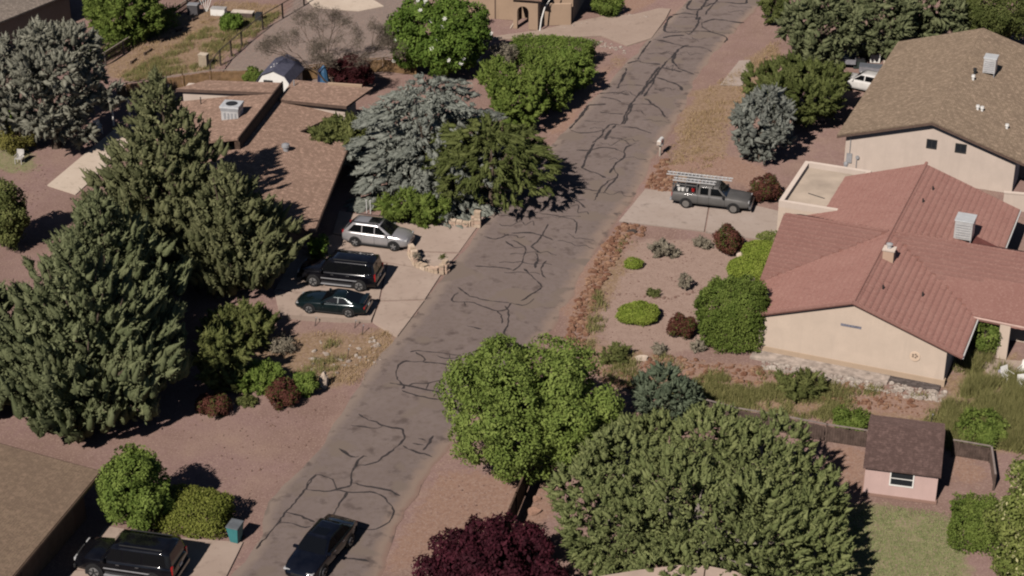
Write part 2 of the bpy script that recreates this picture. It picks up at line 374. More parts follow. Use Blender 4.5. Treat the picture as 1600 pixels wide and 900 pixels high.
# sealed cracks: narrow tar ribbons on the road
CRACKS = [[(-12.69,-28.37),(-11.86,-26.16),(-10.82,-23.27),(-10.31,-21.64)],
[(-10.31,-21.64),(-9.41,-22.25),(-9.16,-23.21)],
[(-10.67,-23.09),(-10.72,-22.61),(-10.31,-21.64)],
[(-10.73,-23.15),(-9.49,-23.27),(-8.52,-22.85),(-8.42,-22.49),(-8.41,-21.20),(-8.06,-20.02),(-7.72,-19.95)],
[(-9.33,-19.13),(-8.58,-19.95),(-8.23,-19.95)],
[(-8.33,-20.96),(-7.33,-20.58),(-6.70,-19.76),(-6.00,-18.68),(-6.00,-17.37),(-6.15,-17.17),(-7.16,-16.77),(-8.55,-15.62)],
[(-5.88,-18.93),(-5.17,-19.45),(-4.25,-19.95)],
[(-4.33,-17.83),(-4.76,-19.32)],
[(-5.05,-18.16),(-4.70,-18.35)],
[(-5.38,-18.61),(-4.78,-18.81)],
[(-8.35,-22.49),(-7.52,-22.85),(-6.26,-23.27),(-5.84,-23.68)],
[(-9.16,-23.27),(-8.31,-23.39),(-7.15,-23.44),(-6.48,-24.03),(-6.09,-25.08),(-6.26,-26.05),(-7.09,-26.72),(-7.75,-26.56)],
[(-8.58,-23.39),(-8.88,-24.62),(-9.24,-25.71)],
[(-11.54,-25.20),(-10.76,-25.54),(-9.99,-26.05)],
[(-11.86,-26.16),(-11.12,-26.16),(-10.66,-26.50),(-10.18,-26.50)],
[(-8.34,-29.23),(-7.87,-29.18),(-7.00,-29.44)],
[(-8.93,-16.77),(-7.39,-17.10),(-7.16,-16.77)],
[(-6.05,-8.53),(-5.67,-8.46),(-4.46,-8.61),(-3.69,-8.92),(-2.97,-8.99)],
[(-4.44,-8.99),(-4.13,-9.30),(-3.68,-9.37),(-3.12,-9.22)],
[(-3.69,-8.92),(-3.68,-9.37)],
[(-5.67,-8.61),(-5.19,-9.22),(-5.24,-9.67),(-6.36,-9.75),(-6.68,-10.87),(-6.59,-11.75),(-6.14,-12.54),(-6.31,-12.83)],
[(-5.24,-9.75),(-3.62,-10.13)],
[(-7.08,-12.18),(-5.48,-12.69),(-3.96,-13.33)],
[(-6.23,-13.04),(-5.44,-13.61),(-4.15,-14.03)],
[(-5.85,-12.62),(-5.68,-12.26),(-4.77,-12.18),(-4.05,-11.82)],
[(-4.77,-12.18),(-4.89,-12.90)],
[(-4.02,-12.54),(-3.96,-13.33)],
[(-3.39,-0.27),(-2.72,-1.31),(-1.79,-1.99),(-0.12,-2.41)],
[(-3.37,-0.88),(-3.78,-2.08),(-2.98,-2.33),(-2.38,-2.41),(-1.18,-3.34),(-0.39,-3.25),(0.00,-2.41)],
[(-2.98,-2.33),(-2.89,-2.84)],
[(-0.40,-2.84),(-0.23,-4.08),(-0.50,-6.43)],
[(-0.91,-3.42),(-0.55,-4.49),(-0.62,-5.06)],
[(-2.83,-5.39),(-1.85,-5.79)],
[(6.16,22.82),(5.74,21.63),(5.01,18.15)],
[(4.70,21.51),(5.64,21.51),(6.60,21.99),(7.53,21.75),(8.19,20.92),(8.00,19.87),(7.38,18.72),(7.47,16.80),(6.79,15.91),(6.29,14.82),(5.62,12.68)],
[(8.85,22.58),(8.44,21.99),(8.19,20.92)],
[(7.47,16.80),(6.74,14.82),(6.34,13.85)],
[(7.37,18.49),(6.95,17.36)],
[(5.06,18.15),(6.03,17.36),(6.69,16.57)],
[(4.05,14.93),(5.16,14.60),(6.04,14.28)],
[(2.69,14.71),(3.34,13.64),(4.43,12.68),(5.01,11.53)],
[(4.30,12.79),(5.05,12.79)],
[(0.44,11.02),(1.18,11.02),(1.96,10.60),(3.26,10.09),(4.20,9.59),(4.36,8.89),(4.23,7.50)],
[(2.46,8.89),(1.92,7.11),(1.74,6.43),(1.26,5.57)],
[(0.00,7.50),(0.94,7.60),(1.92,7.21),(2.80,6.43)],
[(0.00,6.43),(0.80,5.47),(0.83,4.25),(0.41,2.41),(0.00,1.95)],
[(1.26,5.57),(1.88,4.53)],
[(1.55,4.53),(1.66,3.60),(1.48,2.41)],
[(2.24,3.41),(1.85,2.41),(1.92,1.50),(2.12,1.06)],
[(0.78,2.22),(1.22,1.32),(1.82,0.17),(1.86,-0.27)],
[(1.86,-0.27),(1.00,-1.56),(0.56,-2.16)],
[(0.00,-2.41),(0.59,-2.75),(1.07,-2.41),(1.28,-1.82)],
[(-2.39,2.68),(-1.03,2.50),(0.00,2.22)],
[(-1.83,7.11),(-1.06,6.63),(-0.21,7.40)],
[(-0.42,6.34),(0.21,5.38),(0.80,5.47)],
[(16.14,55.72),(15.70,54.49),(15.58,53.10),(16.41,52.93),(16.71,53.10),(17.52,55.72)],
[(18.38,55.72),(18.13,54.84),(16.53,52.93),(16.06,50.22),(16.51,50.89),(15.68,47.75),(15.01,46.29)],
[(18.13,54.84),(17.14,52.24),(16.97,51.56)],
[(18.32,55.02),(19.71,54.67),(20.85,54.67),(21.08,55.72)],
[(14.03,51.39),(13.71,50.89),(13.21,48.56),(13.11,47.26),(13.96,46.94),(15.64,47.26),(16.99,47.10),(18.23,45.82),(17.94,44.55)],
[(14.04,51.56),(15.21,52.07),(16.01,51.56)],
[(16.49,49.39),(17.40,50.22),(18.12,50.22),(19.73,49.55),(20.13,49.72)],
[(16.49,49.39),(16.44,48.23),(17.10,47.10)],
[(12.83,45.66),(13.63,46.14),(14.72,46.14)],
[(11.94,45.34),(12.98,44.71),(14.50,43.46),(15.94,43.31),(16.64,42.23)],
[(11.76,45.02),(10.62,41.47),(10.40,40.42)],
[(14.79,43.77),(14.22,43.31),(13.24,41.02),(12.42,39.23),(11.61,36.62),(10.91,33.80),(10.40,32.16)],
[(12.01,38.64),(11.05,35.90),(10.09,32.84),(9.20,30.42),(8.68,28.19),(8.24,26.40)],
[(8.24,26.28),(7.36,26.28),(6.70,24.41),(6.02,22.82)],
[(7.85,26.28),(7.19,24.66),(6.90,23.43)],
[(13.66,41.62),(13.30,40.42),(13.36,39.23),(13.79,38.06),(14.75,37.05)],
[(9.45,39.53),(10.27,40.12),(10.88,39.67),(12.16,39.23)],
[(9.34,38.50),(8.84,35.90),(8.38,33.94)],
[(8.40,34.36),(9.44,34.64),(10.54,34.36)],
[(12.11,38.50),(13.01,38.06),(13.75,37.48)],
[(11.59,36.33),(12.31,35.62),(13.35,34.50),(13.43,33.53)],
[(6.87,32.98),(8.18,32.98),(9.31,32.43)],
[(6.88,32.16),(8.01,31.62),(8.95,30.42),(10.20,30.55),(11.17,30.15),(11.70,27.93)],
[(10.37,31.75),(10.95,30.55),(11.38,29.62)],
[(5.92,30.42),(5.25,28.19),(4.34,25.65)],
[(5.97,30.42),(7.31,30.55)],
[(4.34,25.40),(5.37,24.78),(6.73,25.15),(7.36,26.28)],
[(6.75,28.97),(7.86,28.58),(8.59,28.45)],
[(8.22,26.03),(9.18,25.77),(10.41,24.78)],
[(8.69,28.45),(8.49,26.53)],
[(11.44,36.33),(10.68,34.22),(10.17,32.43)],
[(9.35,30.42),(8.82,28.06),(8.49,26.53)]]
tar = plain('tar', (.036, .031, .031), .8, .15, .3, 6)
for ci, c in enumerate(CRACKS):
    p = smooth_line([(*q, 0) for q in c], .22)
    if len(p) < 3: continue
    j = np.random.default_rng(ci)
    p = p+.06*np.stack([fbm(p[:, 0]*5, p[:, 1]*5, 1.1), fbm(p[:, 1]*5, p[:, 0]*5, 1.2)], 1)
    d = np.gradient(p, axis=0); nrm = np.stack([-d[:, 1], d[:, 0]], 1)/(np.linalg.norm(d, axis=1)[:, None]+1e-6)
    w = (.056+.03*fbm(p[:, 0]*3+ci, p[:, 1]*3, 1.0)+.012*j.normal(size=len(p)))*j.uniform(.7, 1.15)
    w = np.clip(w*(1+.012*np.clip(p[:, 1], 0, 50)), .02, .14); w[0] *= .3; w[-1] *= .3
    z = np.array([road_z(*q) for q in p])+.012
    V = np.concatenate([np.c_[p+nrm*w[:, None], z], np.c_[p-nrm*w[:, None], z]]); n = len(p); a = np.arange(n-1)
    put('crack_seal', raw_mesh('crack_seal', V-ORG['road'], quads=np.stack([a+n, a+n+1, a+1, a], 1)), tar, road)

# finer cracks across the worn middle and far stretch
fc = np.random.default_rng(21)
for ci in range(60):
    i = int(fc.uniform(.36, .84)*NR); t0 = fc.uniform(.08, .7); t1 = min(.95, t0+fc.uniform(.12, .4)); n = 9
    ts = np.linspace(t0, t1, n); along = i+np.cumsum(fc.normal(size=n))*.22*fc.choice([1, 1, 2.2])
    along = np.clip(along, 1, NR-2); k = along.astype(int); f = (along-k)[:, None]
    L_ = lp[k]*(1-f)+lp[k+1]*f; R_ = rp[k]*(1-f)+rp[k+1]*f; p = smooth_line([(*q, 0) for q in L_*(1-ts[:, None])+R_*ts[:, None]], .25)
    d = np.gradient(p, axis=0); nrm = np.stack([-d[:, 1], d[:, 0]], 1)/(np.linalg.norm(d, axis=1)[:, None]+1e-6); n = len(p)
    w = np.clip(.030+.016*fbm(p[:, 0]*3, p[:, 1]*3+ci, 1.3), .01, .05)[:, None]; z = np.array([road_z(*q) for q in p])+.008
    a = np.arange(n-1); V = np.concatenate([np.c_[p+nrm*w, z], np.c_[p-nrm*w, z]])
    put('hairline_crack', raw_mesh('hairline_crack', V-ORG['road'], quads=np.stack([a+n, a+n+1, a+1, a], 1)), tar, road)

# ------------------------------------------------------------------ driveways: concrete slabs with joints
def concrete(name, c1, c2, k=.80):
    c1 = tuple(x*k for x in c1); c2 = tuple(x*k for x in c2)
    m, nt, b = nodes(name, .9, .2)
    col = mixc(nt, ramp(nt, noise(nt, .45, 6), .35, .68), c1, c2)
    col = mixc(nt, ramp(nt, noise(nt, 2.5, 5), .55, .75), col, tuple(x*.82 for x in c1))
    col = mixc(nt, ramp(nt, noise(nt, 25, 3), .6, .8), col, tuple(x*1.12 for x in c2))
    col = mixc(nt, ramp(nt, noise(nt, .8, 3), .62, .74), col, tuple(x*.68 for x in c1))
    nt.links.new(col, b.inputs['Base Color']); bump(nt, b, noise(nt, 40, 3), .006, .4)
    return m
CON = concrete('concrete', (.34, .262, .215), (.40, .315, .262)); CON2 = concrete('concrete_grey', (.33, .265, .225), (.375, .31, .27))
PALE = concrete('concrete_pale', (.50, .41, .33), (.56, .47, .385))
def slabs(name, polys, mat, z=.035, depth=.7, gap=.0):
    """one structure: each cast slab a part"""
    root = None
    cx = np.mean([q[0] for p in polys for q in p]); cy = np.mean([q[1] for p in polys for q in p])
    root = bpy.data.objects.new(name, None); link(root); root.location = (cx, cy, 0); ORG[root.name] = np.array([cx, cy, 0.]); tag(root, kind='structure')
    for p in polys:
        c = np.mean(np.array([q[:2] for q in p]), 0)
        p2 = [tuple(np.array(q[:2])+(c-np.array(q[:2]))/np.linalg.norm(c-np.array(q[:2]))*.012) for q in p]
        MB().prism(p2, z-depth, z).build('concrete_slab', mat, root)
    return root
slabs('parking_driveway', [[(-11.83,11.12),(-9.35,10.09),(-1.75,10.60),(-3.47,4.72),(-6.71,5.00),(-11.97,7.60)],
[(-11.95,7.40),(-6.74,4.81),(-3.51,4.53),(-4.43,2.13),(-5.76,2.41),(-8.12,3.32),(-12.97,4.72),(-13.91,5.67)],
[(-13.97,5.47),(-12.96,4.53),(-8.11,3.14),(-8.28,-1.99),(-11.20,-1.31),(-14.90,-0.44)],
[(-8.03,3.14),(-5.80,2.32),(-4.43,1.95),(-5.42,-1.82),(-8.20,-1.99)],
[(-14.96,-0.62),(-11.19,-1.48),(-8.27,-2.16),(-8.58,-4.58),(-14.24,-3.84)],
[(-8.19,-2.16),(-5.45,-1.99),(-6.87,-6.59),(-7.75,-5.47),(-8.50,-4.58)]], CON, .04)
slabs('near_left_driveway', [[(-20.54,-26.33),(-17.24,-27.33),(-16.89,-30.80),(-21.23,-30.02)],
[(-17.21,-27.33),(-13.40,-27.77),(-13.88,-30.80),(-16.85,-30.85)],
[(-21.27,-30.13),(-13.86,-30.96),(-14.47,-33.56),(-23.08,-32.82)]], CON, .04)
slabs('pickup_driveway', [[(9.34,14.71),(13.82,13.64),(12.85,7.89),(7.23,9.49)],
[(13.91,13.64),(18.22,11.12),(17.62,6.34),(12.92,7.80)]], CON2, .04)
slabs('side_road_apron', [[(-3.26,45.34),(0.00,46.78),(2.48,47.75),(5.85,50.05),(8.72,51.73),(10.39,51.56),(13.05,53.45),(14.06,53.27),(13.41,50.55),(11.85,45.66),(9.68,43.77),(7.64,46.29),(3.26,45.66)]], concrete('apron', (.31, .235, .19), (.35, .27, .22)), .03)
slabs('concrete_path', [[(-32.75,15.36),(-29.87,25.90),(-28.10,24.66),(-29.25,18.49),(-30.42,13.74)]], PALE, .05)
slabs('upper_verge_driveway', [[(18.72,40.27),(19.63,40.42),(19.59,37.33),(18.36,34.64),(16.59,34.78)]], CON2, .035)
slabs('back_terrace', [[(27.06,-9.22),(29.98,-9.60),(31.55,-12.18),(30.09,-15.01),(27.88,-12.18)]], CON, .05)
slabs('far_driveway', [[(-19.14,57.51),(-13.99,58.42),(-11.38,53.97),(-13.56,52.59),(-17.61,53.62)]], PALE, .03)

# ------------------------------------------------------------------ houses
def stucco(name, c):
    m, nt, b = nodes(name, .92, .12); f = noise(nt, .8, 5); g = nt.nodes.new('ShaderNodeNewGeometry')
    col = mixc(nt, ramp(nt, f, .3, .7), tuple(x*.93 for x in c), tuple(x*1.05 for x in c))
    mp = N(nt, 'ShaderNodeMapping'); mp.inputs['Scale'].default_value = (1.3, 1.3, .16); nt.links.new(g.outputs['Position'], mp.inputs[0])
    col = mixc(nt, ramp(nt, noise(nt, 1.6, 4, mp.outputs[0]), .52, .8), col, tuple(x*.90 for x in c))      # faint run-off streaks
    col = mixc(nt, ramp(nt, noise(nt, 12, 3), .55, .8), col, tuple(x*.9 for x in c))
    nt.links.new(col, b.inputs['Base Color']); bump(nt, b, noise(nt, 30, 4), .012, .5); return m
CREAM = stucco('cream_stucco', (.485, .40, .328)); CREAM2 = stucco('pale_stucco', (.485, .41, .355)); TAN = stucco('tan_stucco', (.36, .26, .185))
FASCIA = plain('fascia_brown', (.10, .065, .05), .7); DARKWOOD = plain('dark_wood', (.075, .048, .035), .8, .2, .35, 4); WHITE = plain('white_paint', (.72, .70, .66), .5, .4, .06)
SH_A = shingle('shingle_reddish', (.335, .222, .168), (.38, .255, .196), (.29, .195, .152)); SH_E = shingle('shingle_olive', (.275, .205, .148), (.31, .232, .17), (.25, .192, .128)); SH_B = shingle('shingle_tan', (.265, .19, .138), (.225, .16, .115), (.32, .24, .16))
GLASS = nodes('window_glass', .08, .5)[0]; GLASS.node_tree.nodes['Principled BSDF'].inputs['Base Color'].default_value = (.02, .022, .026, 1)
METAL = plain('galvanised_metal', (.55, .54, .53), .45, .5, .12, 4, .3); GREYM = plain('grey_metal', (.33, .33, .34), .5, .5, .12, 4, .2); DARKM = plain('dark_metal', (.03, .03, .03), .5, .4)
def house(name, O, yaw, label, cat='house', group=None):
    root = empty(name, (O[0], O[1], 0), label, cat, group); return root, frame(O, yaw)
def gable_prism(T, u0, u1, v0, v1, ze, ur, zr):
    """walls of a gabled box, ridge along v"""
    mb = MB(T)
    sec = [(u0, 0), (u1, 0), (u1, ze), (ur, zr), (u0, ze)]
    V = [(u, v0, z) for u, z in sec]+[(u, v1, z) for u, z in sec]; n = 5
    return mb.add(V, [(0, 1, 2, 3, 4), (9, 8, 7, 6, 5)]+[(i, n+i, n+(i+1) % n, (i+1) % n) for i in range(5)])
def window(T, parent, axis, a0, a1, z0, z1, w, out, frame_m, bars=(1, 1)):
    """window on a wall of constant v (axis 'v') or u (axis 'u'); 'out' is the outward sign; part > frame, pane"""
    def mk(x0, x1, d0, d1, zz0, zz1):
        return (x0, x1, min(d0, d1), max(d0, d1), zz0, zz1) if axis == 'v' else (min(d0, d1), max(d0, d1), x0, x1, zz0, zz1)
    f = MB(T)
    t = .07
    for x0, x1, q0, q1 in ((a0-t, a1+t, z0-t, z0), (a0-t, a1+t, z1, z1+t), (a0-t, a0, z0, z1), (a1, a1+t, z0, z1)):
        f.box(*mk(x0, x1, w+.02*out*-1, w+.05*out, q0, q1))
    fo = f.build('window', frame_m, parent)
    nb, nr = bars
    for i in range(nb):
        for j in range(nr):
            g = .02
            x0 = a0+(a1-a0)*i/nb+(g if i else 0); x1 = a0+(a1-a0)*(i+1)/nb-(g if i < nb-1 else 0)
            q0 = z0+(z1-z0)*j/nr+(g if j else 0); q1 = z0+(z1-z0)*(j+1)/nr-(g if j < nr-1 else 0)
            MB(T).box(*mk(x0, x1, w-.01*out, w+.012*out, q0, q1)).build('pane', GLASS, fo)
    if nb > 1 or nr > 1:
        bb = MB(T)
        for i in range(1, nb): x = a0+(a1-a0)*i/nb; bb.box(*mk(x-.02, x+.02, w-.01*out, w+.03*out, z0, z1))
        for j in range(1, nr): q = z0+(z1-z0)*j/nr; bb.box(*mk(a0, a1, w-.012*out, w+.034*out, q-.02, q+.02))
        bb.build('glazing_bar', frame_m, fo)
    return fo

# ---- red tiled house
O = (24.63,-12.47,0.00); TILE, nt, b = nodes('red_tile', .8, .25)
col = mixc(nt, ramp(nt, noise(nt, .6, 5), .35, .7), (.232, .118, .098), (.258, .138, .115))
col = mixc(nt, ramp(nt, noise(nt, 7, 2), .5, .75), col, (.30, .175, .145))
col = mixc(nt, ramp(nt, noise(nt, 11, 2), .58, .72), col, (.212, .103, .086))
nt.links.new(col, b.inputs['Base Color'])
F_, TF = house('red_tile_house', O, -22.3, 'low cream stucco house with a red tiled cross gable roof')
RZ, EZ = 4.5, 2.3
gable_prism(TF, -10.9, 0, 0, 20.3, 2.38, -5.5, 4.22).build('wall', CREAM, F_)
mb = MB(TF); mb.box(-11.6, -10.9, 5.6, 13.6, 0, 2.4); mb.build('wall', CREAM, F_)
# west gable of the cross wing
mb = MB(TF); V = [(-11.62, v, z) for v, z in ((5.6, 2.3), (13.6, 2.3), (9.6, 4.2))]+[(-11.0, v, z) for v, z in ((5.6, 2.3), (13.6, 2.3), (9.6, 4.2))]
mb.add(V, [(0, 2, 1), (3, 4, 5), (0, 1, 4, 3), (1, 2, 5, 4), (2, 0, 3, 5)]).build('gable_wall', CREAM, F_)
mb = MB(TF); mb.box(0.0, 9.0, 7.0, 13.0, 0, 2.5); mb.build('wall', CREAM, F_)
ms = (RZ-EZ)/6.4; xs = (RZ-EZ)/5.0
def mainz(u): return RZ-ms*abs(u+5.5)
planes = []
VX = 9.6
# valley points: cross front slope z = RZ - xs*(VX-v) equals main slope z
def vpt(u): z = mainz(u); return (u, VX-(RZ-z)/xs, z)
def vptb(u): z = mainz(u); return (u, VX+(RZ-z)/xs, z)
vL, vR = vpt(-11.9), vpt(.9); bL, bR = vptb(-11.9), vptb(.9)
planes.append([(-5.5, -.35, RZ), (-11.9, -.35, mainz(-11.9)), vL, (-5.5, VX, RZ)])                      # main left, near
planes.append([(-5.5, -.35, RZ), (-5.5, VX, RZ), vR, (.9, -.35, mainz(.9))])                           # main right, near
planes.append([(-5.5, VX, RZ), bL, (-11.9, 20.8, mainz(-11.9)), (-5.5, 20.8, RZ)])                     # main left, far
planes.append([(-5.5, VX, RZ), (-5.5, 20.8, RZ), (.9, 20.8, mainz(.9)), bR])                           # main right, far
planes.append([(-5.5, VX, RZ), (-12.2, VX, RZ), (-12.2, vL[1], vL[2]), vL])                            # cross left, front
planes.append([(-5.5, VX, RZ), vR, (9.5, vR[1]-.25, vR[2]-.11), (9.5, VX, RZ)])                          # cross right, front
planes.append([(-5.5, VX, RZ), bL, (-12.2, bL[1], bL[2]), (-12.2, VX, RZ)])                            # cross left, back
planes.append([(-5.5, VX, RZ), (9.5, VX, RZ), (9.5, bR[1], bR[2]), bR])                                # cross right, back
UNDER = plain('roof_underlay', (.215, .108, .088), .9, .1)
roof = None
for pl in planes:
    mb = MB(TF); mb.slab(pl, .14)
    o = mb.build('roof' if roof is None else 'roof_plane', UNDER, F_ if roof is None else roof)
    if roof is None: roof = o
# tiles
tv = [(-.155, 0, .020), (-.155, .4, .014), (-.05, 0, .027), (-.05, .4, .021), (.09, 0, .024), (.09, .4, .018), (.155, 0, .020), (.155, .4, .014), (-.155, 0, .0), (-.05, 0, .03), (.09, 0, .0), (.155, 0, -.015)]
tf = [(0, 2, 3, 1), (2, 4, 5, 3), (4, 6, 7, 5), (8, 9, 2, 0), (9, 10, 4, 2), (10, 11, 6, 4)]
tile_me = raw_mesh('roof_tile', tv, F=tf); tile_me.materials.append(TILE); tile_me.polygons.foreach_set('use_smooth', np.zeros(6, dtype=bool))
spots = []
ridge_dir = []
for pl in planes:
    W = [Vector(q) for q in TF(np.array(pl))]; Nn = Vector((0, 0, 0))
    for i in range(len(W)): Nn += W[i].cross(W[(i+1) % len(W)])
    if Nn.z < 0: Nn = -Nn
    Nn.normalize(); h = Vector((0, 0, 1)).cross(Nn).normalized(); d = Nn.cross(h)     # d points up-slope
    o0 = W[0]; pu = [((w-o0).dot(h), (w-o0).dot(d)) for w in W]
    xs_ = [q[0] for q in pu]; ys_ = [q[1] for q in pu]
    nu = int((max(xs_)-min(xs_))/.31); nv = int((max(ys_)-min(ys_))/.38)
    U, Vv = np.meshgrid(min(xs_)+.155+.31*np.arange(nu+1), min(ys_)+.02+.38*np.arange(nv+1))
    ok = inpoly(U, Vv+.19, pu)
    for u_, v_ in zip(U[ok], Vv[ok]):
        p = o0+h*u_+d*v_+Nn*.012
        spots.append((p, h, d, Nn))
camp = Vector((0, -104, 54))
spots.sort(key=lambda s_: (s_[0]-camp).length)
def front(s_):  # keep the 300 largest in view: slopes facing the camera first
    return -(s_[3].dot((camp-s_[0]).normalized()))/(s_[0]-camp).length
spots.sort(key=front)
js = np.random.default_rng(5); rest_v = []; tva = np.array(tv)
inv_o = Vector(ORG[F_.name])
for k, (p, h, d, Nn) in enumerate(spots):
    p = p+Nn*js.normal()*.0025
    if k < 300:
        o = bpy.data.objects.new('roof_tile', tile_me); link(o); o.parent = roof
        M = Matrix((h, d, Nn)).transposed().to_4x4(); M.translation = p-inv_o; o.matrix_local = M
    else:
        R3 = np.array([list(h), list(d), list(Nn)]); rest_v.append(tva@R3+np.array(p-inv_o))
rv_ = np.concatenate(rest_v); nt_ = len(rest_v); fb = np.array(tf)
tm = raw_mesh('roof_tile_field', rv_, quads=(fb[None]+12*np.arange(nt_)[:, None, None]).reshape(-1, 4))
tf_o = put('roof_tile_field', tm, TILE, roof); tag(tf_o, kind='stuff')
# ridge caps, rake boards
cap = MB(TF)
for v in np.arange(-.3, 20.6, .36): cap.tube([(-5.5, v, RZ+.05), (-5.5, v+.37, RZ+.03)], .11, 7)
cap.build('ridge_cap', TILE, roof)
cap = MB(TF)
for u in np.arange(-12.1, 9.3, .36):
    if abs(u+5.5) > .3: cap.tube([(u, VX, RZ+.03), (u+.37, VX, RZ+.05)], .11, 7)
tag(cap.build('ridge_cap', TILE, roof), kind='stuff')
rk = MB(TF)
for s0, s1 in (((-5.5, RZ), (-11.95, mainz(-11.9))), ((-5.5, RZ), (.95, mainz(.9)))):
    rk.tube([(s0[0], -.37, s0[1]+.03), (s1[0], -.37, s1[1]+.03)], .10, 6)
rk.build('rake_tile', TILE, roof)
for v0_, v1_ in ((-.35, vR[1]), (bR[1], 20.8)): MB(TF).tube([(.95, v0_, mainz(.9)-.06), (.95, v1_, mainz(.9)-.06)], .05, 6).build('gutter', WHITE, F_)
gut = MB(TF); gut.tube([(.3, vR[1]-.03, vR[2]+.06), (9.5, vR[1]-.3, vR[2]-.06)], .07, 6); gut.build('gutter', plain('gutter_pink', (.48, .33, .28), .6), F_)
# flat roofed garage with parapet
gz = 3.05
MB(TF).box(-13.75, -9.2, 14.6, 21.6, 0, gz-.45).build('garage_wall', CREAM, F_)
MB(TF).box(-13.45, -9.5, 14.9, 21.3, gz-.44, gz-.33).build('flat_roof', plain('flat_roof_coat', (.32, .262, .21), .85, .2, .22, .5), F_)
par = MB(TF)
par.box(-13.76, -13.45, 14.6, 21.6, gz-.45, gz); par.box(-13.45, -9.2, 21.3, 21.605, gz-.45, gz+.02); par.box(-9.5, -9.195, 14.6, 21.3, gz-.45, gz+.01); par.box(-13.45, -9.2, 14.595, 14.9, gz-.45, gz-.02)
par.build('parapet', CREAM2, F_)
for a_, b_ in (((-12.4, 17.1, gz-.3), (-11.2, 16.7, gz-.3)), ((-10.2, 16.6, gz-.3), (-9.8, 17.6, gz-.3))): MB(TF).tube([a_, b_], .03, 5).build('roof_pipe', DARKM, F_)
v_ = MB(TF); v_.lathe((-11.0, 21.75, 2.4), [(.12, 0), (.12, .75), (.17, .76), (.17, .9), (.02, 1.0)], 10); v_.build('vent_pipe', GREYM, F_)
# plinth, wall details, post of the porch
MB(TF).box(-11.0, .08, -.07, .3, 0, .42).build('plinth', stucco('plinth', (.39, .295, .215)), F_)
ru = plain('pale_footing', (.29, .24, .205), .95, .1, .4, 2.5, bmp=.03)
MB(TF).box(-11.1, -3.0, -1.05, -.07, -.2, .12).build('footing', ru, F_)
MB(TF).box(-3.0, -.1, -.62, -.07, -.2, .10).build('footing', plain('dark_footing', (.085, .07, .065), .9, .1, .5, 4), F_)
sg = MB(TF); sg.box(-6.15, -4.95, -.035, .0, 2.72, 2.86); o = sg.build('wall_ornament', plain('dull_blue', (.17, .17, .21), .6, .3, .5, 9), F_)
pt = MB(TF)
pt.lathe((-1.75, -.02, 1.62), [(.30, -.05), (.30, .02)], 16, 'Y'); pt.build('wall_plaque', stucco('plaque', (.55, .43, .33)), F_)
pt = MB(TF)
for a in range(5): pt.lathe((-1.75+.13*math.cos(a*1.26), -.06, 1.68+.10*math.sin(a*1.26)), [(.06, -.03), (.03, .02)], 7, 'Y')
pt.build('plaque_relief', plain('plaque_dark', (.17, .13, .10), .8), F_)
MB(TF).box(2.25, 2.85, 4.5, 5.0, 0, 2.25).build('porch_post', CREAM, F_)
MB(TF).box(4.2, 9.0, 6.1, 6.3, .0, .95).build('porch_wall', CREAM2, F_)
# chimney and cooler stand on the slopes
T_ = TF
zc = mainz(-5.0)
ch = MB(T_); ch.box(-5.2, -4.55, 6.0, 6.6, 3.5, 4.95); co = ch.build('chimney', stucco('chimney_stucco', (.42, .30, .225)), roof)
c2 = MB(T_); c2.box(-5.25, -4.5, 5.95, 6.65, 4.95, 5.03); c2.build('chimney_cap', CREAM2, F_)
c3 = MB(T_); c3.lathe((-4.9, 6.3, 5.03), [(.13, 0), (.13, .22), (.2, .23), (.2, .3), (.05, .36)], 10); c3.build('chimney_pot', METAL, F_)
for u, v in ((-4.4, 2.6), (-2.3, 4.0), (-4.6, 15.3), (-4.4, 17.6)):
    MB(T_).lathe((u, v, mainz(u)-.05), [(.05, 0), (.05, .35)], 8).build('vent_pipe', DARKM, roof)
def rooftop_cooler(name, T, u, v, z, su, sv, h, label, ang=0):
    o = T(np.array([[u, v, z]]))[0]; r = empty(name, tuple(o), label, 'cooler', 'coolers on the roofs')
    q = MB(T)
    b0 = [(u-su/2, v-sv/2), (u+su/2, v-sv/2), (u+su/2, v+sv/2), (u-su/2, v+sv/2)]
    q.prism(b0, z+.12, z+h); q.build('cabinet', METAL, r, bevel=.03)
    q = MB(T); q.prism([(x*1+(.04 if x > u else -.04), y+(.04 if y > v else -.04)) for x, y in b0], z+h, z+h+.06); q.build('lid', plain('pale_lid', (.56, .57, .57), .5, .4, .1), r)
    for i in range(6):
        q = MB(T); q.box(u-su*.4, u+su*.4, v-sv/2-.03, v-sv/2-.004, z+.25+i*(h-.35)/6, z+.29+i*(h-.35)/6); q.build('louvre', GREYM, r)
    q = MB(T)
    for x, y in b0: q.box(x-.03+(.05 if x < u else -.05), x+.03+(.05 if x < u else -.05), y-.03+(.05 if y < v else -.05), y+.03+(.05 if y < v else -.05), z-.35, z+.12)
    q.build('stand', GREYM, r)
    return r
rooftop_cooler('evaporative_cooler', TF, -1.55, 13.3, mainz(-1.55)+.05, 1.1, 1.2, 1.35, 'white box cooler on the red tiled slope')
MB(TF).slab([(-.95, 12.6, mainz(-.95)+.1), (.85, 12.6, mainz(.85)+.1), (.85, 14.2, mainz(.85)+.1), (-.95, 14.2, mainz(-.95)+.1)], .04).build('cooler_shadow_strip', plain('shadow_red', (.17, .062, .05), .7), roof)  # the cooler's shadow on the slope, painted as a dark red sheet

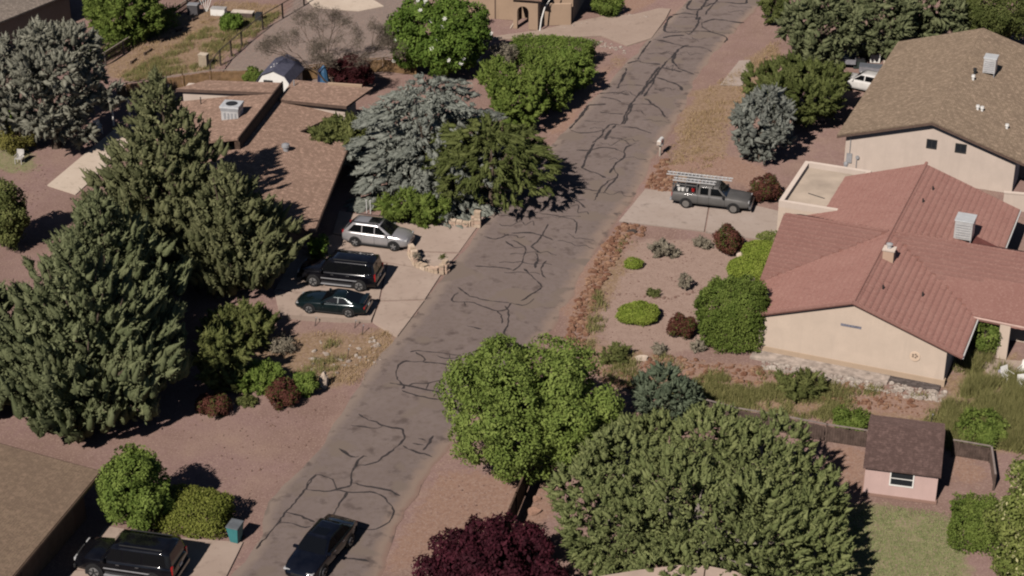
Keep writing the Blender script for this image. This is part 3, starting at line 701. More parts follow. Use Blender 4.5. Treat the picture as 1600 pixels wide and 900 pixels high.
# ---- brown gabled house behind
O = (23.86,18.49,0.00); E_, TE = house('brown_roof_house', O, -22.3, 'pale stucco house with a wide olive brown shingle gable roof')
gable_prism(TE, 0, 11.9, 0, 19.6, 2.78, 6.0, 4.62).build('wall', CREAM2, E_)
def ez(u): return 4.75-.31*abs(u-6.0)
for nm, us in (('roof', (-.55, 6.0)), ('roof', (6.0, 12.55))):
    u0, u1 = us; rr = MB(TE).slab([(u0, -.6, ez(u0)), (u1, -.6, ez(u1)), (u1, 20.2, ez(u1)), (u0, 20.2, ez(u0))], .10).build(nm, SH_E, E_)
    e = 6.0; out = u0 if u0 < 6 else u1
    MB(TE).slab([(e, -.63, ez(e)-.11), (out, -.63, ez(out)-.11), (out, -.58, ez(out)-.11), (e, -.58, ez(e)-.11)], .16).build('rake_board', FASCIA, rr)
    MB(TE).box(min(out, out+.02), max(out, out+.02)+.01, -.55, 20.2, ez(out)-.26, ez(out)-.10).build('fascia', FASCIA, rr)
window(TE, E_, 'v', 5.75, 6.35, 2.55, 3.1, 0, -1, DARKM, (2, 1)); window(TE, E_, 'v', 7.75, 8.4, 2.55, 3.1, 0, -1, DARKM, (2, 1))
MB(TE).box(.15, .55, -.12, 0, .5, 1.2).build('meter_box', GREYM, E_)
mt = MB(TE); mt.tube([(.35, -.08, 1.2), (.35, -.08, 2.7)], .03, 6); mt.tube([(.9, -.08, .2), (.9, -.08, 1.1)], .03, 6); mt.build('conduit', GREYM, E_)
MB(TE).lathe((.95, -.1, 1.0), [(.14, -.06), (.14, .04)], 10, 'Y').build('meter', GREYM, E_)
rooftop_cooler('evaporative_cooler', TE, 7.9, 11.9, ez(7.9)+.05, .9, 1.0, 1.25, 'white box cooler on the olive brown shingle roof')
for u, v, hh, mm in ((7.0, 10.6, .5, DARKM), (7.1, 9.4, .45, WHITE), (8.3, 4.6, .4, WHITE), (8.6, 4.7, .4, WHITE), (10.6, 3.6, .4, WHITE)):
    MB(TE).lathe((u, v, ez(u)-.05), [(.09, 0), (.09, hh*.6), (.15, hh*.62), (.13, hh)], 9).build('vent_pipe', mm, E_)
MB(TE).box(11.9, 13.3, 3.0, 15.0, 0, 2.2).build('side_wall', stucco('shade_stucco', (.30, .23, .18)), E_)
# low white garden wall beside
T2 = frame((33.61,11.32,0.00), -12); g = empty('garden_wall', (33.61,11.32,0.00), 'low white garden wall beside the brown roofed house', 'wall'); g['kind'] = 'thing'
MB(T2).box(0, 6, 0, .22, 0, 1.25).build('wall_panel', CREAM2, g); MB(T2).box(-.04, 6.04, -.04, .26, 1.25, 1.33).build('coping', CREAM2, g)

# ---- left house with two roof levels
O = (-12.75,2.41,0.00); A_, TA = house('two_level_house', O, -10, 'brown shingle house with a stepped clerestory roof among trees')
def slopeA(mat, pts, t=.16, nm='roof', par=None): return MB(TA).slab(pts, t).build(nm, mat, par or A_)
rA = slopeA(SH_A, [(-7.75, 9.4, 4.6), (-7.75, 18.3, 4.6), (-15.0, 18.3, 3.30), (-15.0, 9.4, 3.30)])
rA2 = slopeA(SH_A, [(-7.75, 17.9, 4.64), (-7.75, 19.9, 4.64), (-13.4, 19.9, 4.46), (-15.1, 18.0, 4.40)])
rA3 = slopeA(SH_A, [(-7.7, .7, 3.75), (0.0, .7, 2.42), (-1.35, 14.9, 2.42), (-4.9, 14.6, 3.16), (-7.7, 14.6, 3.75)])
rA4 = slopeA(SH_A, [(-7.7, 14.6, 3.75), (-4.9, 14.6, 3.16), (-3.2, 19.3, 2.85), (-7.7, 19.3, 3.75)])
rA5 = slopeA(SH_A, [(-7.6, 18.6, 3.86), (-2.4, 18.3, 3.80), (-1.4, 22.2, 3.80), (-7.6, 22.6, 3.86)])
rA6 = slopeA(SH_A, [(-7.72, .7, 3.75), (-7.72, 9.5, 3.75), (-15.0, 9.5, 2.5), (-15.0, .7, 2.5)])
MB(TA).box(-8.0, -7.62, 9.5, 20.1, 3.3, 4.46).build('clerestory_wall', DARKWOOD, A_)
for pts in ([(-7.73, 9.36, 4.62), (-7.73, 20.2, 4.64), (-7.66, 20.2, 4.64), (-7.66, 9.36, 4.62)],): slopeA(FASCIA, pts, .2, 'fascia')
for pts in ([(-7.75, 17.88, 4.63), (-15.1, 17.98, 4.39), (-15.1, 17.92, 4.39), (-7.75, 17.82, 4.63)], [(-7.6, 18.58, 3.85), (-2.4, 18.28, 3.79), (-2.4, 18.22, 3.79), (-7.6, 18.52, 3.85)], [(.03, .7, 2.42), (-1.32, 14.9, 2.42), (-1.28, 14.9, 2.42), (.07, .7, 2.42)]): slopeA(FASCIA, pts, .19, 'fascia')
MB(TA).box(-14.6, -7.9, 1.2, 18.2, 0, 2.5).build('wall', CREAM2, A_)
MB(TA).box(-7.9, -1.9, 1.2, 18.6, 0, 2.55).build('wall', stucco('shaded_side_stucco', (.15, .10, .075)), A_)  # shade of the side turned from the sun is put into this dark colour
def gw(pts, v0, v1):
    V = [(u, v0, z) for u, z in pts]+[(u, v1, z) for u, z in pts]; n = len(pts)
    MB(TA).add(V, [tuple(range(n)), tuple(range(2*n-1, n-1, -1))]+[(i, n+i, n+(i+1) % n, (i+1) % n) for i in range(n)]).build('gable_wall', CREAM2, A_)
gw([(-14.7, 2.4), (-7.9, 2.4), (-7.9, 4.48), (-14.7, 4.26)], 18.25, 19.6)
gw([(-7.6, 0), (-2.7, 0), (-2.7, 3.64), (-7.6, 3.70)], 18.85, 22.0)
# roof unit
o3 = TA(np.array([[-9.5, 13.9, 4.25]]))[0]; r = empty('roof_air_conditioner', tuple(o3), 'square grey air conditioner on the stepped brown roof', 'air conditioner')
MB(TA).box(-10.15, -8.9, 13.3, 14.5, 4.0, 5.1).build('cabinet', METAL, r, bevel=.03); MB(TA).box(-10.22, -8.83, 13.23, 14.57, 5.1, 5.24).build('top_panel', plain('ac_top', (.52, .53, .54), .5), r)
MB(TA).box(-10.17, -8.88, 13.28, 14.52, 4.88, 5.06).build('band', GREYM, r)
MB(TA).lathe((-9.52, 13.9, 5.24), [(.42, 0), (.42, .03)], 18).build('fan_grille', DARKM, r)
for i in range(4): MB(TA).box(-9.95+i*.26, -9.83+i*.26, 13.27, 13.298, 4.3, 4.75).build('louvre', GREYM, r)
MB(TA).lathe((-4.85, 11.0, 3.1), [(.2, 0), (.2, .4), (.3, .42), (.28, .6), (.1, .68)], 12).build('turbine_vent', GREYM, rA3)
MB(TA).lathe((-13.0, 17.2, 3.6), [(.04, 0), (.04, .6)], 7).build('vent_pipe', DARKM, rA); MB(TA).lathe((-7.2, 21.4, 3.8), [(.05, 0), (.05, .5)], 7).build('vent_pipe', GREYM, rA5)
MB(TA).box(-4.8, -2.2, 22.0, 22.2, 3.8, 4.0).build('parapet', TAN, A_)
for v in (3.0, 6.0, 9.0): window(TA, A_, 'u', v, v+1.3, .9, 2.1, -1.9, 1, DARKM, (2, 1))

# ---- near left house (corner of its roof)
O = (-21.05,-25.43,0.00); B_, TB = house('near_left_house', O, -16, 'tan shingle roof corner of the house at the lower left')
def bz(u): return 2.62-.12*(u-.4)
rB = MB(TB).slab([(.55, -14, bz(.55)), (.25, .2, bz(.25)), (-12, .2, bz(-12)), (-12, -14, bz(-12))], .07).build('roof', SH_B, B_)
MB(TB).slab([(.56, -14, bz(.55)-.05), (.26, .2, bz(.25)-.05), (.30, .2, bz(.25)-.05), (.60, -14, bz(.55)-.05)], .17).build('fascia', plain('fascia_tan', (.17, .115, .08), .7), rB)
MB(TB).box(-12, -.5, -14, -.4, 0, 2.6).build('wall', stucco('eave_shade_stucco', (.15, .09, .06)), B_)  # the eave's shadow on this wall is painted in as a dark tone
MB(TB).box(-.5, -.46, -6.8, -1.6, 0.04, 2.15).build('garage_door', plain('garage_door_paint', (.13, .085, .06), .7), B_)

# ---- far houses
O = (-38.30,49.88,0.00); C_, TC = house('far_left_house', O, -30, 'grey shingle roofed house at the upper left corner')
MB(TC).box(-13, 0, -13.5, 0, 0, 2.75).build('wall', TAN, C_)
rC = MB(TC).slab([(.4, -14.2, 2.7), (.4, .5, 2.7), (-6.5, .5, 4.6), (-6.5, -14.2, 4.6)], .15).build('roof', shingle('shingle_grey', (.27, .225, .19), (.30, .25, .21), (.24, .20, .17)), C_)
MB(TC).slab([(-6.5, -14.2, 4.6), (-6.5, .5, 4.6), (-13.4, .5, 2.7), (-13.4, -14.2, 2.7)], .15).build('roof', MAT['shingle_grey'], C_)
O = (2.20,47.91,0.00); D_, TD = house('arched_porch_house', O, -12, 'tan stucco house with an arched porch entrance at the top')
def arch_wall(T, u0, u1, v0, v1, z1, a0, a1, zs):
    """wall with an arched opening, in one piece"""
    n = 10; r = (a1-a0)/2; c = (a0+a1)/2
    arc = [(c-r*math.cos(math.pi*i/n), zs+r*math.sin(math.pi*i/n)) for i in range(n+1)]
    prof = [(u0, 0), (a0, 0)]+arc+[(a1, 0), (u1, 0), (u1, z1), (u0, z1)]
    V = [(u, v0, z) for u, z in prof]+[(u, v1, z) for u, z in prof]; m_ = len(prof)
    F = []
    def face(off, idx): return tuple(off+i for i in idx)
    left = [0, 1, 2]+[]
    F += [(0, 1, 2, m_-1)]
    k0 = 2
    top = m_-1
    # fan the strip above the arch to the top edge with extra vertices
    base = len(V); ex = []
    for i in range(n+1): ex.append((arc[i][0], z1))
    V += [(u, v0, z) for u, z in ex]+[(u, v1, z) for u, z in ex]
    E0 = 2*m_; E1 = E0+n+1
    F = []
    for off, e in ((0, E0), (m_, E1)):
        F.append((off+0, off+1, off+2, e, off+m_-1))
        for i in range(n): F.append((off+2+i, off+3+i, e+i+1, e+i))
        F.append((off+2+n, off+3+n, off+4+n, off+m_-2, e+n))
    for i in range(1, 3+n): F.append((i, i+1, m_+i+1, m_+i))
    F.append((0, m_, m_+m_-1, m_-1)); F.append((m_-3, m_-2, 2*m_-2, 2*m_-3))
    for i in range(n): F.append((E0+i, E0+i+1, E1+i+1, E1+i))
    return MB(T).add(V, F)
arch_wall(TD, -2.1, .05, -.2, .15, 2.9, -1.75, -.75, 1.55).build('porch_wall', TAN, D_)
MB(TD).box(-.2, .05, .15, 2.6, 0, 2.85).build('porch_wall', TAN, D_)
MB(TD).box(-8.5, -2.1, 1.9, 10, 0, 2.7).build('wall', TAN, D_); MB(TD).box(-2.1, 2.6, 2.6, 12, 0, 2.7).build('wall', TAN, D_)
rD = MB(TD).slab([(-2.5, -.6, 2.85), (.45, -.6, 2.85), (.45, 3.5, 4.0), (-2.5, 3.5, 4.0)], .12).build('roof', SH_A, D_)
MB(TD).slab([(-9, 1.5, 2.75), (-2.4, 1.5, 2.75), (-2.4, 7, 4.6), (-9, 7, 4.6)], .12).build('roof', SH_A, D_); MB(TD).slab([(.3, 2.2, 2.75), (3.2, 2.2, 2.75), (3.2, 8, 4.6), (.3, 8, 4.6)], .12).build('roof', SH_A, D_)
MB(TD).slab([(-9, 7, 4.6), (3.2, 7, 4.6), (3.2, 12.5, 2.75), (-9, 12.5, 2.75)], .12).build('roof', SH_A, D_)
sp = [(0.55+.9*math.sin(i*.16)**1.0, .2+.18*i, 2.55-2.5*(1-i/9.)**1.0) for i in range(10)]
fl = MB(TD); fl.tube([(.25, -.3, 0), (.35, -.1, 1.0), (.55, .3, 1.9), (.9, .9, 2.5), (1.3, 1.6, 2.7)], .06, 6); fl.build('curved_buttress_trim', WHITE, D_)
MB(TD).prism([(.05, 1.0), (2.6, 1.7), (2.6, 2.0), (.05, 1.4)], 0, 1.9).build('curved_wall', TAN, D_)
MB(TD).box(-4.2, -4.1, 1.86, 1.9, 0, 2.6).build('downpipe', FASCIA, D_); MB(TD).box(-2.4, -2.3, -.25, 1.9, 0, .02).build('doorstep', PALE, D_)

# ---- pink garden shed
O = (21.79,-24.33,0.00); S_, TS = house('garden_shed', O, -13.8, 'small pink garden shed with a brown roof on the lawn edge', 'shed')
PINK = stucco('pink_paint', (.455, .33, .302)); SHR = shingle('shed_shingle', (.165, .107, .095), (.18, .118, .105), (.148, .097, .086))
w_ = MB(TS); sec = [(0, 0), (4.7, 0), (4.7, 1.75), (2.35, 2.75), (0, 1.85)]
V = [(-3.68, v, z) for v, z in sec]+[(0, v, z) for v, z in sec]
w_.add(V, [(0, 1, 2, 3, 4), (9, 8, 7, 6, 5)]+[(i, 5+i, 5+(i+1) % 5, (i+1) % 5) for i in range(5)]).build('wall', PINK, S_)
MB(TS).slab([(-3.8, -.3, 1.86), (.12, -.3, 1.86), (.12, 2.35, 2.95), (-3.8, 2.35, 2.95)], .09).build('roof', SHR, S_)
MB(TS).slab([(-3.8, 2.35, 2.95), (.12, 2.35, 2.95), (.12, 5.0, 1.86), (-3.8, 5.0, 1.86)], .09).build('roof', SHR, S_)
window(TS, S_, 'v', -2.35, -1.25, .85, 1.62, 0, -1, WHITE, (1, 2)); MB(TS).box(-3.75, .07, -.08, 4.78, 0, .14).build('plinth', stucco('shed_kerb', (.24, .15, .12)), S_)
# ---- barn shaped playhouse behind the left house
O = (-19.88,32.43,0.00); TP_ = frame(O, -12); p_ = empty('play_barn', (O[0], O[1], 0), 'small white barn shaped shed with a slate blue roof', 'shed')
sec = [(0, 0), (2.5, 0), (2.5, 1.35), (2.1, 1.85), (1.25, 2.2), (.4, 1.85), (0, 1.35)]
V = [(u, 0, z) for u, z in sec]+[(u, 3.4, z) for u, z in sec]
MB(TP_).add(V, [tuple(range(7)), tuple(range(13, 6, -1))]+[(i, 7+i, 7+(i+1) % 7, (i+1) % 7) for i in range(7)]).build('wall', WHITE, p_)
BLU = plain('slate_blue', (.10, .10, .14), .6, .3)
rs = [(2.66, 1.2), (2.2, 1.9), (1.25, 2.3), (.3, 1.9), (-.16, 1.2)]
rp_ = None
for i in range(4):
    o = MB(TP_).slab([(rs[i][0], -.15, rs[i][1]), (rs[i+1][0], -.15, rs[i+1][1]), (rs[i+1][0], 3.55, rs[i+1][1]), (rs[i][0], 3.55, rs[i][1])], .07).build('roof', BLU, p_)
    rp_ = rp_ or o
MB(TP_).box(.45, 1.2, -.03, 0, .75, 1.4).build('opening', DARKM, p_)
for u, v in ((.8, 1.0), (1.05, 1.0), (.85, 1.6), (1.1, 1.6)): MB(TP_).lathe((u, v, 2.05+.35*(u-.8)), [(.09, 0), (.09, .06), (.03, .1)], 9).build('roof_dome', WHITE, rp_)
# ---- pale roof edge at the bottom of the view
O = (8.93,-34.77,0.00); r_ = empty('near_pale_roof', (O[0], O[1], 0), 'flat pale beige roof edge at the bottom below the grey green juniper', 'roof'); r_['kind'] = 'thing'
MB().prism([(3.58,-36.35,4.20)[:2], (5.76,-35.78,4.20)[:2], (7.51,-35.44,4.20)[:2], (8.81,-35.48,4.20)[:2], (10.06,-35.92,4.20)[:2], (10.53,-36.35,4.20)[:2], (10.90,-40.80,4.20)[:2], (2.73,-40.80,4.20)[:2]], 4.05, 4.2).build('roof_sheet', plain('beige_membrane', (.33, .255, .21), .8, .2, .1, 1), r_)
MB().prism([(4.42,-36.64,4.20)[:2], (7.48,-35.87,4.20)[:2], (8.77,-35.92,4.20)[:2], (10.01,-36.45,4.20)[:2], (10.36,-40.80,4.20)[:2], (3.27,-40.80,4.20)[:2]], 0, 4.05).build('wall', TAN, r_)
MB().tube([(8.71,-35.61,4.22), (8.47,-36.99,4.22)], .03, 6).build('roof_seam', FASCIA, r_)

# ------------------------------------------------------------------ vegetation
def unit(a): return a/(np.linalg.norm(a, axis=-1, keepdims=True)+1e-9)
def leaf_mesh(name, pos, d, nrm, L, W, v, w, core=None):
    """diamond leaves: root pos, direction d, face normal nrm"""
    s = unit(np.cross(d, nrm)); n = len(pos); L = L[:, None]; W = W[:, None]
    V = np.empty((n, 4, 3), np.float32)
    V[:, 0] = pos; V[:, 1] = pos+d*L*.5+s*W*.5; V[:, 2] = pos+d*L; V[:, 3] = pos+d*L*.5-s*W*.5
    V = V.reshape(-1, 3); Q = np.arange(4*n, dtype=np.int32).reshape(-1, 4); va = np.repeat(v, 4); wa = np.repeat(w, 4)
    if core is not None:
        cV, cq, cv = core; V = np.concatenate([V, cV]); Q = np.concatenate([Q, cq+4*n]); va = np.concatenate([va, cv]); wa = np.concatenate([wa, np.zeros(len(cv))])
    me = raw_mesh(name, V, quads=Q)
    for nm, a in (('v', va), ('w', wa)):
        at = me.attributes.new(nm, 'FLOAT', 'POINT'); at.data.foreach_set('value', a.astype(np.float32))
    return me
def tuft_core(r, C, A, ln, rd, seg=5):
    """dense twig cores: a ragged pointed sleeve inside every tuft"""
    n = len(C); T = np.array([0., .22, .6, 1.0]); Rr = np.array([.55, 1.0, .62, .06]); m = len(T)
    a = unit(np.cross(A, r.normal(size=A.shape))); b = np.cross(A, a); ph = np.arange(seg)*2*np.pi/seg
    ring = a[:, None]*np.cos(ph)[None, :, None]+b[:, None]*np.sin(ph)[None, :, None]
    V = C[:, None, None]+A[:, None, None]*(T[None, :, None, None]*ln[:, None, None, None]*r.uniform(.85, 1.15, (n, m, seg, 1)))+ring[:, None]*(rd[:, None, None, None]*Rr[None, :, None, None]*r.uniform(.6, 1.2, (n, m, seg, 1)))
    k = np.arange(seg); q = np.concatenate([np.stack([i*seg+k, i*seg+(k+1) % seg, (i+1)*seg+(k+1) % seg, (i+1)*seg+k], 1) for i in range(m-1)])
    Q = (q[None]+(m*seg*np.arange(n))[:, None, None]).reshape(-1, 4).astype(np.int32)
    return V.reshape(-1, 3), Q, np.repeat(np.clip(r.uniform(.05, .85, n), 0, 1), m*seg)
def clump_leaves(r, C, A, Nn, ln, rad, K, leaf, shape, spread=.38):
    """leaves over little domes or pointed tufts"""
    n = len(C); t = r.uniform(0, 1, (n, K)); ph = r.uniform(0, 2*np.pi, (n, K))
    if shape == 'dome': prof = np.sqrt(np.clip(1-t**2, 0, 1))
    elif shape == 'tuft': t = 1-np.sqrt(1-t*.98); prof = (1-t)**.75*(.55+.45*np.minimum(1, t*5))
    else: prof = np.ones_like(t)*.6*(1-.5*t)
    a = unit(np.cross(A, r.normal(size=A.shape))); b = np.cross(A, a)
    rad_d = a[:, None]*np.cos(ph)[..., None]+b[:, None]*np.sin(ph)[..., None]
    rr = (rad[:, None]*prof*r.uniform(.7, 1.05, (n, K)))[..., None]
    pos = C[:, None]+A[:, None]*(t*ln[:, None])[..., None]+rad_d*rr
    if shape == 'dome': nr = rad_d*prof[..., None]+A[:, None]*t[..., None]
    else: nr = rad_d*.85+A[:, None]*.35
    nr = unit(nr+.35*Nn[:, None]+spread*r.normal(size=pos.shape))
    if shape == 'dome': d = unit(A[:, None]*.25+rad_d*.6+.7*r.normal(size=pos.shape))
    else: d = unit(A[:, None]*.9+rad_d*.45+.35*r.normal(size=pos.shape))
    d = unit(d-nr*np.sum(d*nr, -1, keepdims=True)*.8)
    m = n*K; L = leaf[0]*r.uniform(.65, 1.3, m); W = leaf[1]*r.uniform(.7, 1.25, m)
    cv = r.uniform(0, 1, n)[:, None]*.75+r.uniform(0, 1, (n, K))*.25; cw = np.repeat(r.uniform(0, 1, n), K)*.5+r.uniform(0, 1, m)*.5
    return pos.reshape(-1, 3), d.reshape(-1, 3), nr.reshape(-1, 3), L, W, cv.ravel(), cw
def fib(n, r):
    i = np.arange(n)+.5; z = 1-2*i/n; p = np.pi*(1+5**.5)*i+r.uniform(0, 6); q = np.sqrt(1-z*z)
    return np.stack([q*np.cos(p), q*np.sin(p), z], 1)
def lobes_of(r, rx, ry, rz, n, lr):
    D = fib(n, r)+.25*r.normal(size=(n, 3)); D = unit(D); rad = np.array([rx, ry, rz])
    l = lr*min(rx, ry)*r.uniform(.75, 1.25, n)
    l = np.minimum(l, rz*.75)
    c = D*(rad[None]-l[:, None]*.85)*r.uniform(.76, 1.12, (n, 1))
    c = np.vstack([c, [[0, 0, 0]]]); l = np.r_[l, min(rx, ry, rz)*.72]
    return c, l
def shell_points(r, c, l, dens, squash=1.0):
    P0 = []; N0 = []; 
    for i in range(len(l)):
        k = int(dens*4*np.pi*l[i]**2)+3
        d = unit(r.normal(size=(k, 3))); p = c[i]+d*l[i]*r.uniform(.82, 1.04, (k, 1))
        keep = np.ones(k, bool)
        for j in range(len(l)):
            if j != i: keep &= np.linalg.norm(p-c[j], axis=1) > l[j]*.84
        P0.append(p[keep]); N0.append(d[keep])
    return np.concatenate(P0), np.concatenate(N0)
def limbs(r, R, zc, Rz, tips, trunk_r, org0):
    t = MB(lambda V: V+org0); top = zc+Rz*.35
    path = [(0, 0, -.15), (.02*R, .01*R, zc*.35), (-.02*R, .02*R, zc*.8), (0, 0, top)]
    t.tube(path, [trunk_r*1.25, trunk_r, trunk_r*.75, trunk_r*.2], 9)
    for tip in tips:
        s0 = r.uniform(.35, .8)*zc; m0 = np.array([0, 0, s0]); mid = m0*.45+tip*.55+np.array([0, 0, -.06*R])
        t.tube([tuple(m0), tuple(mid), tuple(tip)], [trunk_r*.45, trunk_r*.28, trunk_r*.08], 6)
    return t
BARK = plain('bark', (.10, .075, .058), .95, .05, .35, 6, bmp=.02); BARKG = plain('bark_grey', (.20, .17, .15), .95, .05, .3, 6, bmp=.02)
PSEED = [100]; TRIS = [0]
def plant(name, label, cat, tr, mat, kind='broad', group=None, n=18, lr=.36, leaf=(.20, .11), clump=.42, cdens=2.4, K=70, ry=None, trunk=.16, bark=None, up=.35, fill=.4, ext=None, rise=.3, droop=0., aout=.6, aup=.8, pexp=.75, base0=.6):
    """tr = (x, y, R, Rz, zc). Thing > trunk, crown"""
    PSEED[0] += 1; r = np.random.default_rng(PSEED[0])
    x, y, R, Rz, zc = tr; ryv = ry if ry is not None else R
    z0 = float(hz(x, y)); root = empty(name, (x, y, z0), label, cat, group)
    org = np.array([0, 0, zc]); core = None
    if kind == 'cone':
        # conifer: pointed tufts over a ragged cone, R at the skirt, height 2*Rz
        H_ = zc+Rz; k = int(cdens*np.pi*R*math.hypot(R, H_)*1.05)
        t = 1-np.sqrt(r.uniform(.0, 1, k)); t = np.clip(t, 0, .985)
        ph = r.uniform(0, 2*np.pi, k)
        lob = 1+.13*np.sin(ph*3+r.uniform(0, 6)+5*t)+.12*np.sin(ph*5+r.uniform(0, 6)-9*t)+.10*np.sin(t*34+3*np.sin(ph*2+1))
        base = np.minimum(1, .62+t*2.6)
        rr = R*(1-t)**.68*base*lob*np.where(r.uniform(0, 1, k) < .78, r.uniform(.90, 1.06, k), r.uniform(.6, .9, k))
        rad = np.stack([np.cos(ph), np.sin(ph), np.zeros(k)], 1)
        C = rad*rr[:, None]; C[:, 2] = .15+t*(H_-.5)
        slope = unit(np.array([0, 0, R/H_*1.2])+rad); A = unit(rad*.65+np.array([0, 0, .75])+.22*r.normal(size=(k, 3)))
        ln = clump*2.9*r.uniform(.6, 1.3, k); rd = clump*.66*r.uniform(.7, 1.25, k)
        C = C-A*ln[:, None]*.45
        out = [clump_leaves(r, C, A, slope, ln, rd, K, leaf, 'tuft', .18)]
        kf = k//2; idx = r.choice(k, kf); q = C[idx]*np.array([.72, .72, .97]); out.append(clump_leaves(r, q, slope[idx], slope[idx], np.full(kf, clump*1.1), np.full(kf, clump*1.1), K//3, (leaf[0]*1.7, leaf[1]*3), 'dome'))
        tips = C[r.choice(k, 10)]
    elif kind == 'bough':
        # boughs set round the trunk in whorls, each a fan of tufts; rise > 0 sweeps them up, droop bends the tips down
        H_ = zc+Rz; nb = n; hb = (np.arange(nb)+r.uniform(0, 1, nb))/nb; hb = hb**1.25; az = np.arange(nb)*2.39996+r.normal(size=nb)*.25
        prof = (1-hb)**pexp*np.minimum(1, base0+hb*2.4); Lb = R*np.maximum(prof, .06)*r.uniform(.78, 1.12, nb)
        m_ = np.maximum(3, (cdens*(1.2+Lb*Lb*.55)).astype(int)); bi = np.repeat(np.arange(nb), m_); k = len(bi)
        s_ = 1-r.uniform(0, 1, k)**1.5*.78; L_ = Lb[bi]; lat = r.normal(size=k)*(.10+.16*L_)*np.sin(np.clip(s_, .1, .97)*np.pi)**.6*1.1
        ca, sa = np.cos(az[bi]), np.sin(az[bi]); rad = np.stack([ca, sa, np.zeros(k)], 1); tan = np.stack([-sa, ca, np.zeros(k)], 1)
        z = .25+hb[bi]*(H_-.7)+rise*L_*s_-droop*L_*s_**2+r.normal(size=k)*.10
        C = rad*(L_*s_)[:, None]+tan*lat[:, None]; C[:, 2] = np.maximum(z, .05)
        A = unit(rad*aout+tan*(lat/(L_+.5))[:, None]*.8+np.array([0, 0, aup])+.2*r.normal(size=(k, 3)))
        slope = unit(rad*.5+np.array([0, 0, .8])); ln = clump*2.6*r.uniform(.6, 1.3, k)*(.75+.25*s_); rd = clump*.6*r.uniform(.7, 1.25, k)
        C = C-A*ln[:, None]*.4
        ln = ln*(1-.45*hb[bi]); rd = rd*(1-.35*hb[bi])
        out = [clump_leaves(r, C, A, slope, ln, rd, K, leaf, 'tuft', .12)]; core = tuft_core(r, C, A, ln*.92, rd*.85)
        kf = int(k*.3); idx = r.choice(k, kf); q = C[idx]*np.array([.62, .62, .95]); out.append(clump_leaves(r, q, slope[idx], slope[idx], np.full(kf, clump*1.2), np.full(kf, clump*1.2), max(12, K//4), (leaf[0]*1.7, leaf[1]*2.4), 'dome'))
        tips = [np.array([math.cos(az[i])*Lb[i]*.8, math.sin(az[i])*Lb[i]*.8, .25+hb[i]*(H_-.7)+(rise*.8-droop*.64)*Lb[i]]) for i in r.choice(nb, min(nb, 26), replace=False)]
    elif kind == 'weep':
        c, l = lobes_of(r, R, ryv, Rz, n, lr); p, d = shell_points(r, c, l, cdens)
        keep = (d[:, 2] > -.35); p, d = p[keep], d[keep]; k = len(p)
        out_d = unit(p*np.array([1, 1, .2])); A = unit(out_d*.8+d*.3+np.array([0, 0, -.35])+.3*r.normal(size=(k, 3)))
        ln = clump*2.4*r.uniform(.6, 1.3, k); rd = clump*.55*r.uniform(.7, 1.2, k)
        p = p-A*ln[:, None]*.5
        out = [clump_leaves(r, p+org, A, unit(d+np.array([0, 0, .8])), ln, rd, K, leaf, 'tuft', .3)]; core = tuft_core(r, p+org, A, ln*.9, rd*.7)
        tips = c[:-1]+org
    else:
        c, l = lobes_of(r, R, ryv, Rz, n, lr)
        if ext is not None: c = np.vstack([c, np.array([e[:3] for e in ext])-org]); l = np.r_[l, [e[3] for e in ext]]
        p, d = shell_points(r, c, l, cdens); p = p+org; keep = p[:, 2] > .05; p, d = p[keep], d[keep]; k = len(p)
        A = unit(d+np.array([0, 0, up])+.3*r.normal(size=(k, 3)))
        rd = clump*r.uniform(.6, 1.3, k)
        if kind == 'tufty':
            ln = rd*2.2; out = [clump_leaves(r, p-A*ln[:, None]*.5, A, d, ln, rd*.7, K, leaf, 'tuft', .15)]; core = tuft_core(r, p-A*ln[:, None]*.5, A, ln*.9, rd*.58)
        else:
            out = [clump_leaves(r, p-A*rd[:, None]*.6, A, d, rd, rd, K, leaf, 'dome')]
        tips = c[r.choice(len(c)-1, min(7, len(c)-1), replace=False)]+org
        if fill > 0:
            kf = max(3, int(len(p)*fill*.35)); idx = r.choice(len(p), kf); q = (p[idx]-org)*r.uniform(.5, .86, (kf, 1))+org
            out.append(clump_leaves(r, q, d[idx], d[idx], np.full(kf, clump), np.full(kf, clump), max(10, K//3), (leaf[0]*1.6, leaf[1]*1.8), 'dome'))
    arr = [np.concatenate(a) for a in zip(*out)]; TRIS[0] += 2*len(arr[0])+(2*len(core[1]) if core else 0); (print(label[:40], 2*len(arr[0])) if len(arr[0]) > 40000 else None)
    keep = arr[0][:, 2] > .03; arr = [a[keep] for a in arr]
    tips = [t_ for t_ in tips if t_[2] > .3]
    if trunk: limbs(r, R, max(zc, .6), Rz, tips, trunk, ORG[root.name]).build('trunk', bark or BARK, root)
    put('crown', leaf_mesh('crown', *arr, core=core), mat, root)
    return root
